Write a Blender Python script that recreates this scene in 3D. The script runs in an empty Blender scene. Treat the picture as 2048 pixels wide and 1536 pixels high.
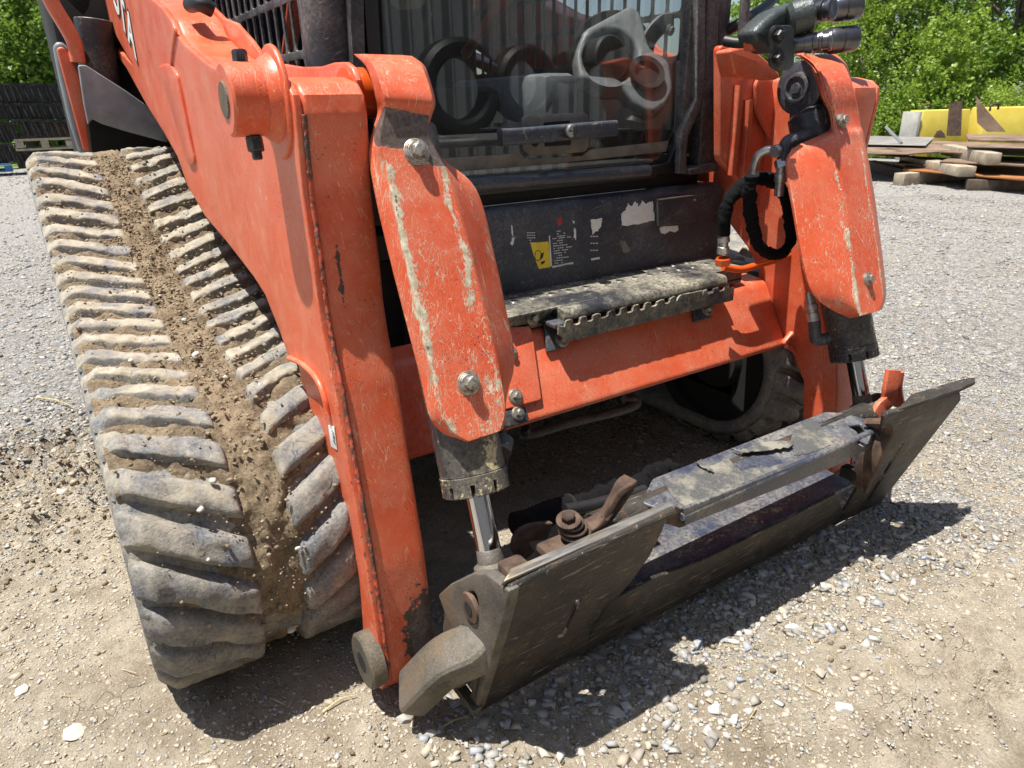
import bpy, bmesh, math, random
import numpy as np
from mathutils import Vector, Matrix
random.seed(7); RNG = np.random.default_rng(7)
SC = bpy.context.scene
# ------------------------------------------------------------------ camera (calibrated on the machine's own axes)
CAMH = 1.10; FPX = 1400.0; CX, CY = 1024.0, 768.0
_vx = np.array([3340-CX, 155-CY]); _vz = np.array([86.0, (FPX**2+_vx[0]*86.0)/-_vx[1]])
def _n(v): v = np.asarray(v, float); return v/np.linalg.norm(v)
_dx = _n([_vx[0], _vx[1], FPX]); _up = -_n([_vz[0], _vz[1], FPX]); _dy = np.cross(_up, _dx)
RW = np.stack([_dx, _dy, _up])
camd = bpy.data.cameras.new('camera'); cam = bpy.data.objects.new('camera', camd); SC.collection.objects.link(cam)
camd.sensor_width = 36; camd.lens = 36*FPX/2048; camd.clip_end = 2000; camd.clip_start = 0.02
cm = Matrix.Identity(4)
for i in range(3):
    cm[i][0] = RW[i, 0]; cm[i][1] = -RW[i, 1]; cm[i][2] = -RW[i, 2]
cm[0][3] = 0; cm[1][3] = 0; cm[2][3] = CAMH
cam.matrix_world = cm; SC.camera = cam
camd.dof.use_dof = True; camd.dof.focus_distance = 1.75; camd.dof.aperture_fstop = 9
# ------------------------------------------------------------------ light
TOSUN = Vector((-0.27, 0.055, 1.0)).normalized()
world = bpy.data.worlds.new('World'); SC.world = world; world.use_nodes = True
wn = world.node_tree.nodes; wl = world.node_tree.links; wn.clear()
wo = wn.new('ShaderNodeOutputWorld'); wb = wn.new('ShaderNodeBackground'); sky = wn.new('ShaderNodeTexSky')
sky.sky_type = 'NISHITA'; sky.sun_disc = False
sky.sun_elevation = math.asin(TOSUN.z); sky.sun_rotation = math.atan2(TOSUN.x, TOSUN.y)
sky.air_density = 1.0; sky.dust_density = 1.5; sky.ozone_density = 1.0
wb.inputs['Strength'].default_value = 0.078
wl.new(sky.outputs[0], wb.inputs[0]); wl.new(wb.outputs[0], wo.inputs[0])
sd = bpy.data.lights.new('sun', 'SUN'); sd.energy = 4.9; sd.angle = math.radians(0.53); sd.color = (1.0, 0.955, 0.88)
so = bpy.data.objects.new('sun', sd); SC.collection.objects.link(so); so.location = (-3, 0, 9)
so.rotation_euler = TOSUN.to_track_quat('Z', 'Y').to_euler()
SC.view_settings.view_transform = 'Standard'; SC.view_settings.look = 'None'
SC.view_settings.exposure = 0.84; SC.view_settings.gamma = 1.0; SC.view_settings.use_curve_mapping = False
# ------------------------------------------------------------------ helpers
def ray(px, py): return RW @ np.array([px-CX, py-CY, FPX])
EYE = np.array([0, 0, CAMH])
def W(px, py, X=None, Y=None, Z=None, pl=None):
    d = ray(px, py)
    if X is not None: t = X/d[0]
    elif Y is not None: t = Y/d[1]
    elif Z is not None: t = (Z-CAMH)/d[2]
    else:
        p0, n = pl; t = np.dot(np.asarray(p0)-EYE, n)/np.dot(d, n)
    return EYE+t*d
def G(px, dist, z=0.0):          # the place `dist` metres away in the direction of image column px
    t = (155-235.65)/(3340-36.8); y = 155+(px-3340)*t
    d = ray(px, y)[:2]; d = d/np.linalg.norm(d)*dist
    return np.array([d[0], d[1], z])
def tag(o, label=None, cat=None, group=None, kind=None):
    if label: o['label'] = label
    if cat: o['category'] = cat
    if group: o['group'] = group
    if kind: o['kind'] = kind
    return o
def link(name, me, mat=None, parent=None, smooth=None):
    o = bpy.data.objects.new(name, me); SC.collection.objects.link(o)
    if mat: me.materials.append(mat)
    if parent is not None:
        o.parent = parent
        root = parent
        while root.parent: root = root.parent
        if parent.parent is None: o.location = -Vector(parent.location)
    if smooth is not None: shade(me, smooth)
    return o
def shade(me, ang=35):
    me.polygons.foreach_set('use_smooth', [True]*len(me.polygons))
    try: me.set_sharp_from_angle(angle=math.radians(ang))
    except Exception: pass
def empty(name, loc, label, cat, group=None):
    o = bpy.data.objects.new(name, None); SC.collection.objects.link(o); o.location = loc; o.empty_display_size = .2
    return tag(o, label, cat, group)
def pydata(name, v, f, mat=None, parent=None, smooth=35):
    me = bpy.data.meshes.new(name); me.from_pydata([tuple(map(float, p)) for p in v], [], [tuple(q) for q in f]); me.update()
    return link(name, me, mat, parent, smooth)
def merge(name, parts, mat=None, parent=None, smooth=35):       # list of (verts, faces)
    V = []; F = []
    for v, f in parts:
        k = len(V); V += [tuple(map(float, p)) for p in v]; F += [tuple(i+k for i in q) for q in f]
    return pydata(name, V, F, mat, parent, smooth)
def fast_mesh(name, V, F, mat=None, parent=None, smooth=False):  # numpy verts (n,3), faces (m,k)
    me = bpy.data.meshes.new(name); V = np.ascontiguousarray(V, np.float32); F = np.ascontiguousarray(F, np.int32)
    k = F.shape[1]
    me.vertices.add(len(V)); me.vertices.foreach_set('co', V.ravel())
    me.loops.add(F.size); me.loops.foreach_set('vertex_index', F.ravel())
    me.polygons.add(len(F)); me.polygons.foreach_set('loop_start', np.arange(0, F.size, k, dtype=np.int32))
    me.polygons.foreach_set('loop_total', np.full(len(F), k, np.int32))
    if smooth: me.polygons.foreach_set('use_smooth', np.ones(len(F), bool))
    me.update(calc_edges=True)
    return link(name, me, mat, parent)
def attr(o, name, vals, domain='POINT'):
    a = o.data.attributes.new(name, 'FLOAT', domain); a.data.foreach_set('value', np.ascontiguousarray(vals, np.float32))
def frame(n):
    n = _n(n); a = np.array([0, 0, 1.0]) if abs(n[2]) < .9 else np.array([0, 1.0, 0])
    u = _n(np.cross(a, n)); v = np.cross(n, u); return u, v, n
def prism(name, loops, p0, n, th, mat, parent=None, bev=.002, smooth=35, res=2):
    """loops of 3-D points lying on the plane (p0,n), n towards the viewer; solid goes th behind the plane"""
    u, v, n = frame(n); p0 = np.asarray(p0, float)
    cu = bpy.data.curves.new(name, 'CURVE'); cu.dimensions = '2D'; cu.fill_mode = 'BOTH'
    bev = min(bev, th*.45)
    cu.extrude = th/2-bev; cu.bevel_depth = bev; cu.bevel_resolution = res; cu.offset = -bev
    for lp in loops:
        s = cu.splines.new('POLY'); s.points.add(len(lp)-1); s.use_cyclic_u = True
        for k, p in enumerate(lp):
            q = np.asarray(p)-p0; s.points[k].co = (q@u, q@v, 0, 1)
    tmp = bpy.data.objects.new('t', cu); SC.collection.objects.link(tmp)
    dg = bpy.context.evaluated_depsgraph_get(); me = bpy.data.meshes.new_from_object(tmp.evaluated_get(dg))
    bpy.data.objects.remove(tmp); bpy.data.curves.remove(cu)
    m = Matrix.Identity(4)
    for i in range(3): m[i][0] = u[i]; m[i][1] = v[i]; m[i][2] = n[i]; m[i][3] = p0[i]-n[i]*th/2
    me.transform(m); me.name = name; me.materials.clear()
    bm = bmesh.new(); bm.from_mesh(me); bmesh.ops.remove_doubles(bm, verts=bm.verts, dist=1e-5); bm.to_mesh(me); bm.free()
    return link(name, me, mat, parent, smooth)
def rnd(poly, r, k=5):           # round the corners of a closed polygon of n-D points; r scalar or list
    poly = [np.asarray(p, float) for p in poly]; out = []; N = len(poly)
    for i, p in enumerate(poly):
        ri = r[i] if hasattr(r, '__len__') else r
        a = poly[i-1]-p; b = poly[(i+1) % N]-p; la = np.linalg.norm(a); lb = np.linalg.norm(b)
        d = min(ri, la*.45, lb*.45)
        if d < 1e-6: out.append(p); continue
        A = p+a/la*d; B = p+b/lb*d
        for t in np.linspace(0, 1, k): out.append((1-t)**2*A+2*t*(1-t)*p+t*t*B)
    return out
def pix(pts, **kw): return [W(x, y, **kw) for x, y in pts]
def plate(name, pts, th, mat, parent, r=0, bev=.002, holes=(), X=None, Y=None, Z=None, pl=None, smooth=35):
    kw = dict(X=X, Y=Y, Z=Z, pl=pl)
    if X is not None: p0, n = (X, 0, 0), (-1, 0, 0)
    elif Y is not None: p0, n = (0, Y, 0), (0, -1, 0)
    elif Z is not None: p0, n = (0, 0, Z), (0, 0, 1)
    else:
        p0, n = pl
        if np.dot(n, EYE-np.asarray(p0)) < 0: n = -np.asarray(n)
    q = pix(pts, **kw)
    if r: q = rnd(q, r)
    return prism(name, [q]+[pix(h, **kw) for h in holes], p0, n, th, mat, parent, bev, smooth)
def v_box(c, s, ax=None):        # verts/faces of a box; ax = 3x3 rows local axes
    c = np.asarray(c, float); s = np.asarray(s, float)/2; A = np.eye(3) if ax is None else np.asarray(ax)
    V = [c+(A.T@(s*np.array(q))) for q in [(-1,-1,-1),(1,-1,-1),(1,1,-1),(-1,1,-1),(-1,-1,1),(1,-1,1),(1,1,1),(-1,1,1)]]
    return V, [(0,3,2,1),(4,5,6,7),(0,1,5,4),(1,2,6,5),(2,3,7,6),(3,0,4,7)]
def bevel_obj(o, w, seg=2):
    bm = bmesh.new(); bm.from_mesh(o.data)
    bmesh.ops.remove_doubles(bm, verts=bm.verts, dist=1e-6)
    bmesh.ops.bevel(bm, geom=bm.edges[:], offset=w, segments=seg, profile=.5, affect='EDGES', clamp_overlap=True)
    bm.to_mesh(o.data); bm.free(); shade(o.data, 40); return o
def box(name, c, s, mat, parent=None, bev=.003, ax=None, seg=2):
    o = merge(name, [v_box(c, s, ax)], mat, parent)
    return bevel_obj(o, bev, seg) if bev else o
def axes_from(d, up=(0, 0, 1)):
    d = _n(d); u = np.cross(up, d)
    if np.linalg.norm(u) < 1e-4: u = np.cross((0, 1, 0), d)
    u = _n(u); return u, np.cross(d, u), d
def v_lathe(p0, d, prof, seg=28):   # prof: list of (t along d, radius)
    u, v, d = axes_from(d); p0 = np.asarray(p0, float); V = []; F = []
    for t, r in prof:
        for k in range(seg):
            a = 2*math.pi*k/seg; V.append(p0+d*t+(u*math.cos(a)+v*math.sin(a))*max(r, 1e-5))
    for i in range(len(prof)-1):
        for k in range(seg):
            a = i*seg+k; b = i*seg+(k+1) % seg; F.append((a, b, b+seg, a+seg))
    F.append(tuple(range(seg))[::-1]); F.append(tuple(range((len(prof)-1)*seg, len(prof)*seg)))
    return V, F
def lathe(name, p0, d, prof, mat, parent=None, seg=28, smooth=35):
    return merge(name, [v_lathe(p0, d, prof, seg)], mat, parent, smooth)
def cyl(name, a, b, r, mat, parent=None, bev=.002, seg=28):
    a = np.asarray(a, float); b = np.asarray(b, float); L = np.linalg.norm(b-a)
    return lathe(name, a, b-a, [(0, r-bev), (bev, r), (L-bev, r), (L, r-bev)], mat, parent, seg)
def catmull(P, n=8):
    P = [np.asarray(p, float) for p in P]; Q = [2*P[0]-P[1]]+P+[2*P[-1]-P[-2]]; out = []
    for i in range(1, len(Q)-2):
        for t in np.linspace(0, 1, n, endpoint=False):
            a, b, c, d = Q[i-1:i+3]
            out.append(.5*((2*b)+(-a+c)*t+(2*a-5*b+4*c-d)*t*t+(-a+3*b-3*c+d)*t**3))
    out.append(P[-1]); return out
def v_tube(path, r, seg=14, flat=1.0, up=(0, 0, 1)):
    path = [np.asarray(p, float) for p in path]; N = len(path); V = []; F = []
    d0 = _n(path[1]-path[0]); u, v, _ = axes_from(d0, up)
    for i in range(N):
        d = _n(path[min(i+1, N-1)]-path[max(i-1, 0)]); u = _n(u-d*np.dot(u, d)); v = np.cross(d, u)
        ri = r(i/(N-1)) if callable(r) else r
        for k in range(seg):
            a = 2*math.pi*k/seg; V.append(path[i]+u*math.cos(a)*ri+v*math.sin(a)*ri*flat)
    for i in range(N-1):
        for k in range(seg):
            a = i*seg+k; b = i*seg+(k+1) % seg; F.append((a, b, b+seg, a+seg))
    F.append(tuple(range(seg))[::-1]); F.append(tuple(range((N-1)*seg, N*seg)))
    return V, F
def tube(name, path, r, mat, parent=None, seg=14, n=8, smooth=50, flat=1.0, up=(0, 0, 1)):
    if n: path = catmull(path, n)
    return merge(name, [v_tube(path, r, seg, flat, up)], mat, parent, smooth)
def v_hex(p0, d, t, r, rot=0.3):
    u, v, d = axes_from(d); p0 = np.asarray(p0, float); V = []
    for tt, rr in ((0, r), (t*.8, r), (t, r*.82)):
        for k in range(6):
            a = 2*math.pi*k/6+rot; V.append(p0+d*tt+(u*math.cos(a)+v*math.sin(a))*rr)
    F = [(i*6+k, i*6+(k+1) % 6, (i+1)*6+(k+1) % 6, (i+1)*6+k) for i in range(2) for k in range(6)]
    F.append((12, 13, 14, 15, 16, 17)); return V, F
def bolt(p, d, r, parent, mat=None, name='bolt', wash=2, rot=None, h=1.0):
    d = _n(d); p = np.asarray(p, float); parts = []; t = 0
    for k in range(wash):
        rr = r*(1.75-.22*k); parts.append(v_lathe(p+d*t, d, [(0, rr), (r*.14, rr), (r*.2, rr*.94)], 20)); t += r*.2
    parts.append(v_hex(p+d*t, d, r*.95*h, r, random.random() if rot is None else rot))
    parts.append(v_lathe(p+d*(t+r*.95*h), d, [(0, r*.7), (r*.07, r*.6)], 14))
    return merge(name, parts, mat or M['bolt'], parent, 30)
def hplane(pt, n): return (np.asarray(pt, float), _n(n))
def vnoise(P, seed=0):           # smooth value noise on (...,2|3) arrays
    P = np.asarray(P, float); I = np.floor(P).astype(np.int64); Fr = P-I; Fr = Fr*Fr*(3-2*Fr); D = P.shape[-1]; out = 0
    for c in range(2**D):
        h = np.full(P.shape[:-1], seed*7919+13, np.int64); w = 1.0
        for k in range(D):
            b = (c >> k) & 1; h = (h*1664525 + (I[..., k]+b)*(374761393+k*668265263)) & 0x7fffffff
            h = (h ^ (h >> 13))*1274126177 & 0x7fffffff
            w = w*(Fr[..., k] if b else 1-Fr[..., k])
        out = out+w*((h & 0xffff)/65535.0)
    return out
def fbm(P, oct=4, seed=0, gain=.5):
    P = np.asarray(P, float); s = 0; a = 1; t = 0
    for o in range(oct): s = s+a*vnoise(P*2**o+o*17.3, seed+o); t += a; a *= gain
    return s/t
# ------------------------------------------------------------------ materials
M = {}
class NT:
    def __init__(s, name):
        s.m = bpy.data.materials.new(name); s.m.use_nodes = True; s.t = s.m.node_tree; s.t.nodes.clear()
        s.out = s.t.nodes.new('ShaderNodeOutputMaterial'); s.co = s.t.nodes.new('ShaderNodeTexCoord').outputs['Object']; M[name] = s.m
    def new(s, typ, **kw):
        n = s.t.nodes.new('ShaderNode'+typ)
        for k, v in kw.items():
            if k in n.inputs.keys(): s.put(n.inputs[k], v)
            else: setattr(n, k, v)
        return n
    def put(s, sock, v):
        if isinstance(v, bpy.types.NodeSocket): s.t.links.new(v, sock)
        elif isinstance(v, (tuple, list)) and len(v) == 3 and sock.type == 'RGBA': sock.default_value = (*v, 1)
        elif isinstance(v, (int, float)) and sock.type in ('RGBA', 'VECTOR'): sock.default_value = (v,)*3+((1,) if sock.type == 'RGBA' else ())
        else: sock.default_value = v
    def noise(s, sc, det=4, rough=.55, dist=0, vec=None):
        n = s.new('TexNoise'); s.put(n.inputs['Vector'], vec if vec is not None else s.co)
        n.inputs['Scale'].default_value = sc; n.inputs['Detail'].default_value = det
        n.inputs['Roughness'].default_value = rough; n.inputs['Distortion'].default_value = dist; return n.outputs['Fac']
    def vor(s, sc, feat='F1', vec=None, rand=1.0, out='Distance'):
        n = s.new('TexVoronoi', feature=feat); s.put(n.inputs['Vector'], vec if vec is not None else s.co)
        n.inputs['Scale'].default_value = sc; n.inputs['Randomness'].default_value = rand; return n.outputs[out]
    def mp(s, rot=(0, 0, 0), sc=(1, 1, 1), loc=(0, 0, 0), vec=None):
        n = s.new('Mapping'); s.put(n.inputs['Vector'], vec if vec is not None else s.co)
        n.inputs['Rotation'].default_value = rot; n.inputs['Scale'].default_value = sc; n.inputs['Location'].default_value = loc
        return n.outputs[0]
    def ma(s, op, a, b=None, c=None, clamp=False):
        n = s.new('Math', operation=op, use_clamp=clamp); s.put(n.inputs[0], a)
        if b is not None: s.put(n.inputs[1], b)
        if c is not None: s.put(n.inputs[2], c)
        return n.outputs[0]
    def mr(s, v, a, b, c=0, d=1):
        n = s.new('MapRange'); s.put(n.inputs[0], v)
        for k, x in enumerate((a, b, c, d)): n.inputs[k+1].default_value = x
        return n.outputs[0]
    def mix(s, f, a, b, bt='MIX'):
        n = s.new('Mix', data_type='RGBA', blend_type=bt); s.put(n.inputs[0], f); s.put(n.inputs[6], a); s.put(n.inputs[7], b); return n.outputs[2]
    def attr(s, name): return s.new('Attribute', attribute_name=name).outputs['Fac']
    def bump(s, h, st=.5, d=.002, nrm=None):
        n = s.new('Bump'); s.put(n.inputs['Height'], h); n.inputs['Strength'].default_value = st; n.inputs['Distance'].default_value = d
        if nrm is not None: s.put(n.inputs['Normal'], nrm)
        return n.outputs[0]
    def bsdf(s, col, rough=.5, metal=0, nrm=None, spec=.5, **kw):
        n = s.new('BsdfPrincipled'); s.put(n.inputs['Base Color'], col); s.put(n.inputs['Roughness'], rough)
        s.put(n.inputs['Metallic'], metal); s.put(n.inputs['Specular IOR Level'], spec)
        if nrm is not None: s.put(n.inputs['Normal'], nrm)
        for k, v in kw.items(): s.put(n.inputs[k], v)
        s.t.links.new(n.outputs[0], s.out.inputs[0]); return n
    def edge(s, rad=.004):           # 1 near convex / concave edges
        b = s.new('Bevel', samples=4); b.inputs['Radius'].default_value = rad
        g = s.new('NewGeometry'); d = s.new('VectorMath', operation='DOT_PRODUCT')
        s.put(d.inputs[0], b.outputs[0]); s.put(d.inputs[1], g.outputs['Normal'])
        return s.mr(d.outputs['Value'], .995, .93, 0, 1)
    def scratch(s, rot, k=40, st=9, w=.012, gate=.55, dist=.5):
        d = _n(rot); a = _n(np.cross(d, (.3, .9, .1))); b = np.cross(d, a); cs = []
        for vec, f in ((d, 1.0/(st*2.2)), (a, 1.0), (b, 1.0)):
            q = s.new('VectorMath', operation='DOT_PRODUCT'); s.put(q.inputs[0], s.co); q.inputs[1].default_value = tuple(vec*f); cs.append(q.outputs['Value'])
        cb = s.new('CombineXYZ')
        for i in range(3): s.put(cb.inputs[i], cs[i])
        n = s.noise(k*1.5, 0, .5, 0, cb.outputs[0]); d = s.ma('ABSOLUTE', s.ma('SUBTRACT', n, .5))
        ln = s.mr(d, w, w*.35, 0, 1); g = s.mr(s.noise(k*.22, 3, .6, 0), gate, gate+.04, 0, 1)
        return s.ma('MULTIPLY', ln, g)
def mx(n, *a):
    r = a[0]
    for b in a[1:]: r = n.ma('MAXIMUM', r, b)
    return r
def simple(name, col, rough=.6, metal=0, var=.25, sc=30, bump=.3, bd=.001, spec=.5):
    n = NT(name); f = n.noise(sc, 5, .6); c2 = tuple(min(1, x*(1+var)) for x in col); c1 = tuple(x*(1-var) for x in col)
    n.bsdf(n.mix(n.mr(f, .3, .7), c1, c2), rough, metal, n.bump(f, bump, bd), spec); return n.m
def orange(name, clay=.5, chips=.5, fade=.5, rough=.34):
    n = NT(name)
    big = n.noise(3.5, 4, .6); fine = n.noise(90, 5, .65)
    base = n.mix(n.mr(big, .35, .65), (.57, .078, .026), (.67, .108, .040))
    base = n.mix(n.ma('MULTIPLY', n.mr(n.noise(11, 5, .7), .42, .7), fade), base, (.66, .24, .15))
    # faint hairline scratches, long and pale
    h1 = n.scratch((.05, .35, .94), 55, 12, .010, .48, 1.2); h2 = n.scratch((.35, -.55, .75), 75, 10, .010, .52, .8)
    h3 = n.scratch((-.35, .12, .93), 95, 8, .010, .47, .6)
    hair = n.ma('MULTIPLY', mx(n, h1, h2, h3), .7)
    col = n.mix(hair, base, (.70, .34, .22))
    # dust splashes
    dust = n.ma('MULTIPLY', n.mr(n.noise(260, 3, .7), .60, .68), n.mr(n.noise(6, 4, .6), .42, .62))
    col = n.mix(n.ma('MULTIPLY', dust, .45*clay+.15), col, (.55, .42, .25))
    # chips down to dark metal: along edges and as scattered specks
    ed = n.ma('MULTIPLY', n.edge(.0035), n.mr(n.noise(70, 4, .75), .50, .60))
    sp = n.ma('MULTIPLY', n.mr(n.vor(120), .20, .14), n.mr(n.noise(8, 3, .6), .60-.10*chips, .66))
    sxyz = n.new('SeparateXYZ'); n.put(sxyz.inputs[0], n.co); low = n.mr(sxyz.outputs[2], .95, .25)
    sp = n.ma('MAXIMUM', sp, n.ma('MULTIPLY', n.mr(n.vor(150), .20, .14), n.mr(n.ma('ADD', n.noise(16, 4, .7), n.ma('MULTIPLY', low, .16)), .60, .64)))
    sp = n.ma('MAXIMUM', sp, n.ma('MULTIPLY', n.mr(n.noise(120, 4, .7), .68, .72), n.mr(n.noise(5, 3, .6), .54, .60)))
    film = n.ma('MULTIPLY', n.mr(n.noise(4.5, 6, .7), .45, .70), n.mr(n.noise(300, 3, .8), .40, .60)); col = n.mix(n.ma('MULTIPLY', film, .32), col, (.62, .44, .30))
    sp2 = n.ma('MULTIPLY', n.mr(n.noise(38, 6, .8), .66, .69), chips)
    wz = n.attr('chip')
    wzm = n.mr(n.ma('ADD', wz, n.mr(n.noise(55, 5, .7), .2, .8, -.5, .5)), .55, .62)
    chip = n.ma('MINIMUM', mx(n, n.ma('MULTIPLY', ed, .9), sp, sp2, wzm), 1)
    col = n.mix(chip, col, n.mix(fine, (.035, .022, .018), (.12, .09, .07)))
    # scraped clay, cream: driven by the 'wear' attribute of bends that rub on attachments
    wr = n.attr('wear'); sv = n.mp(rot=(0, .12, 0), sc=(1, 1, .10)); sn = n.noise(420, 3, .7, .05, sv); sn2 = n.noise(110, 4, .75, .2, n.mp(rot=(0, -.2, 0), sc=(1, 1, .14)))
    wr2 = n.ma('ADD', wr, n.ma('MULTIPLY', n.mr(n.noise(24, 4, .7), .35, .65, -.42, .12), n.mr(wr, .0, .3))); wm = n.mr(n.ma('ADD', wr2, n.ma('ADD', n.mr(sn, .2, .8, -.62, .62), n.mr(sn2, .25, .75, -.42, .42))), .46, .56)
    cream = n.mix(n.mr(n.noise(60, 4, .7), .35, .65), (.30, .25, .16), (.66, .60, .46))
    c1 = n.ma('MAXIMUM', n.scratch((.20, -.15, 1), 60, 6, .018, .48, 1.5), n.scratch((.5, -.1, .85), 80, 5, .018, .49, .5)); c2 = n.scratch((-.45, .05, .9), 70, 5, .016, .49, 2.0)
    csc = n.ma('MULTIPLY', n.ma('MULTIPLY', mx(n, c1, c2), n.mr(n.noise(9, 4, .65, 0, n.mp(sc=(1, 1, .5))), .44, .56)), n.attr('zone'))
    cl = n.ma('MAXIMUM', wm, csc)
    col = n.mix(n.ma('MINIMUM', cl, 1), col, cream)
    core = n.mr(n.ma('ADD', wr, n.mr(n.noise(45, 4, .7), .2, .8, -.45, .45)), 1.22, 1.30)
    col = n.mix(core, col, (.10, .085, .06))
    bare = n.attr('bare'); bm_ = n.mr(n.ma('ADD', bare, n.mr(n.noise(22, 5, .65), .2, .8, -.25, .25)), .49, .53)
    col = n.mix(bm_, col, n.mix(n.mr(n.noise(150, 4, .7), .35, .65), (.075, .052, .045), (.17, .13, .115)))
    rg = n.mix(n.ma('MINIMUM', mx(n, cl, chip, n.ma('MULTIPLY', dust, .6)), 1), n.mr(n.noise(9, 4, .6), .3, .7, rough-.08, rough+.14), .72)
    hgt = n.ma('SUBTRACT', n.ma('MULTIPLY', fine, .25), mx(n, chip, n.ma('MULTIPLY', hair, .3), bm_))
    hgt = n.ma('ADD', hgt, n.ma('MULTIPLY', wm, n.ma('MULTIPLY', sn, .8)))
    nn = n.bump(n.noise(9, 3, .5), .35, .006); nn = n.bump(hgt, .5, .0012, nn)
    n.bsdf(col, rg, 0, nn, .5); return n.m
orange('orange_paint'); orange('orange_worn', clay=1.0, chips=.7, fade=.35, rough=.42)
def black(name, dust=.4, rough=.32, tint=(.016, .017, .021), dcol=(.34, .30, .22), rust=0.0, blue=0):
    n = NT(name); f = n.noise(7, 5, .65); fine = n.noise(120, 5, .7)
    d = n.ma('MULTIPLY', n.mr(f, .42, .66), n.mr(fine, .30, .62)); d = n.ma('MULTIPLY', d, dust)
    col = n.mix(n.mr(fine, .3, .7), tint, tuple(x*2.2 for x in tint))
    col = n.mix(d, col, dcol)
    h = mx(n, n.scratch((.9, .1, .35), 60, 12, .010, .5, 1), n.scratch((.2, .5, .8), 80, 10, .009, .5, 1))
    col = n.mix(n.ma('MULTIPLY', h, .5), col, (.40, .36, .28))
    ed = n.ma('MULTIPLY', n.edge(.003), n.mr(n.noise(60, 4, .75), .42, .58))
    col = n.mix(n.ma('MULTIPLY', ed, .6), col, (.36, .33, .27))
    rz = n.attr('clay'); rm = n.mr(n.ma('ADD', rz, n.ma('ADD', n.mr(n.noise(150, 4, .75), .2, .8, -.45, .45), n.mr(n.noise(30, 4, .7), .2, .8, -.4, .4))), .52, .6)
    col = n.mix(rm, col, n.mix(fine, (.32, .25, .12), (.66, .56, .34)))
    if rust:
        rr = n.ma('MULTIPLY', n.mr(n.noise(13, 6, .7), .48, .62), rust); col = n.mix(rr, col, n.mix(fine, (.07, .028, .012), (.22, .09, .035)))
    rg = n.mr(n.ma('ADD', d, n.ma('MULTIPLY', f, .3)), 0, .6, rough, rough+.35)
    nn = n.bump(n.ma('ADD', fine, n.ma('MULTIPLY', rm, .7)), .35, .001); n.bsdf(col, rg, 0, nn, .5); return n.m
black('black_paint'); black('black_gloss', .15, .22, (.030, .034, .044)); black('black_step', .8, .28, dcol=(.46, .42, .31))
black('cylinder_paint', .25, .28, dcol=(.5, .42, .26)); black('blueblack_steel', .48, .26, (.022, .028, .046), (.40, .37, .28), .12)
black('frame_black', .8, .42, (.022, .023, .027), (.22, .21, .20)); black('panel_black', .55, .34, (.020, .024, .032), (.17, .17, .18), .06)
def worn_steel():
    n = NT('worn_steel'); f = n.noise(9, 6, .65); fine = n.noise(150, 5, .7); s = n.noise(20, 5, .7, .3, n.mp(sc=(.25, 1, 1)))
    c = n.mix(n.mr(f, .36, .64), (.014, .0135, .0125), (.050, .043, .035)); c = n.mix(n.ma('MULTIPLY', n.mr(n.noise(17, 7, .75, .4), .56, .66), .8), c, (.12, .058, .024))
    c = n.mix(n.ma('MULTIPLY', n.mr(n.noise(6, 4, .6, .5, n.mp(sc=(.8, 1, 1), loc=(4, 2, 1))), .54, .68), .3), c, (.15, .125, .09))
    gr = mx(n, n.scratch((1, 0, .04), 70, 8, .018, .44), n.scratch((.96, .1, .26), 100, 6, .018, .47)); c = n.mix(n.ma('MULTIPLY', gr, .5), c, (.34, .31, .26))
    sp = n.mr(n.noise(300, 4, .8), .54, .66); c = n.mix(n.ma('MULTIPLY', sp, .16), c, (.26, .19, .11)); pt = n.mr(n.noise(170, 4, .8), .40, .30); c = n.mix(n.ma('MULTIPLY', pt, .7), c, (.010, .009, .008))
    n.bsdf(c, n.mr(f, .3, .7, .42, .72), .25, n.bump(n.ma('ADD', fine, n.ma('MULTIPLY', gr, .6)), .8, .002), .5)
worn_steel()
def pitted():
    n = NT('pitted_steel'); f = n.noise(10, 6, .65); fine = n.noise(230, 4, .75)
    c = n.mix(n.mr(f, .35, .65), (.055, .052, .048), (.15, .125, .09)); sp = n.mr(n.noise(330, 3, .8), .52, .66)
    rub = n.mr(n.noise(7, 5, .6, .3), .50, .62); c = n.mix(n.ma('MULTIPLY', rub, .6), c, (.16, .15, .14)); c = n.mix(n.ma('MULTIPLY', sp, .34), c, (.42, .35, .22)); c = n.mix(n.ma('MULTIPLY', n.mr(n.noise(5, 4, .6), .5, .7), .45), c, (.16, .08, .035))
    n.bsdf(c, n.mr(rub, 0, 1, .72, .45), .25, n.bump(n.ma('ADD', fine, n.noise(60, 4, .7)), .7, .0022), .4)
pitted()
def polished():
    n = NT('rubbed_steel'); f = n.noise(8, 5, .6); g = n.noise(90, 4, .7, 0, n.mp(sc=(.08, 1, 1)))
    c = n.mix(n.mr(g, .35, .65), (.12, .11, .10), (.42, .40, .36)); c = n.mix(n.mr(f, .5, .7), c, (.30, .24, .15))
    n.bsdf(c, n.mr(g, .3, .7, .3, .55), .6, n.bump(g, .4, .001), .5)
polished()
def rust(name, a=(.10, .035, .015), b=(.26, .115, .05), sc=14):
    n = NT(name); f = n.noise(sc, 7, .7); c = n.mix(n.mr(f, .35, .65), a, b); n.bsdf(c, .85, 0, n.bump(n.noise(sc*8, 4, .7), .5, .001), .3)
rust('rust_brown', (.040, .026, .020), (.135, .088, .062), 22); rust('rust_plate', (.10, .068, .048), (.27, .185, .125), 3); rust('rust_orange', (.22, .085, .03), (.40, .17, .06), 4)
def bolt_m():
    n = NT('bolt'); f = n.noise(120, 4, .7); c = n.mix(n.mr(f, .45, .65), (.42, .40, .36), (.16, .12, .075)); n.bsdf(c, n.mr(f, .3, .7, .32, .6), .75, n.bump(f, .3, .0006))
bolt_m()
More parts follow.
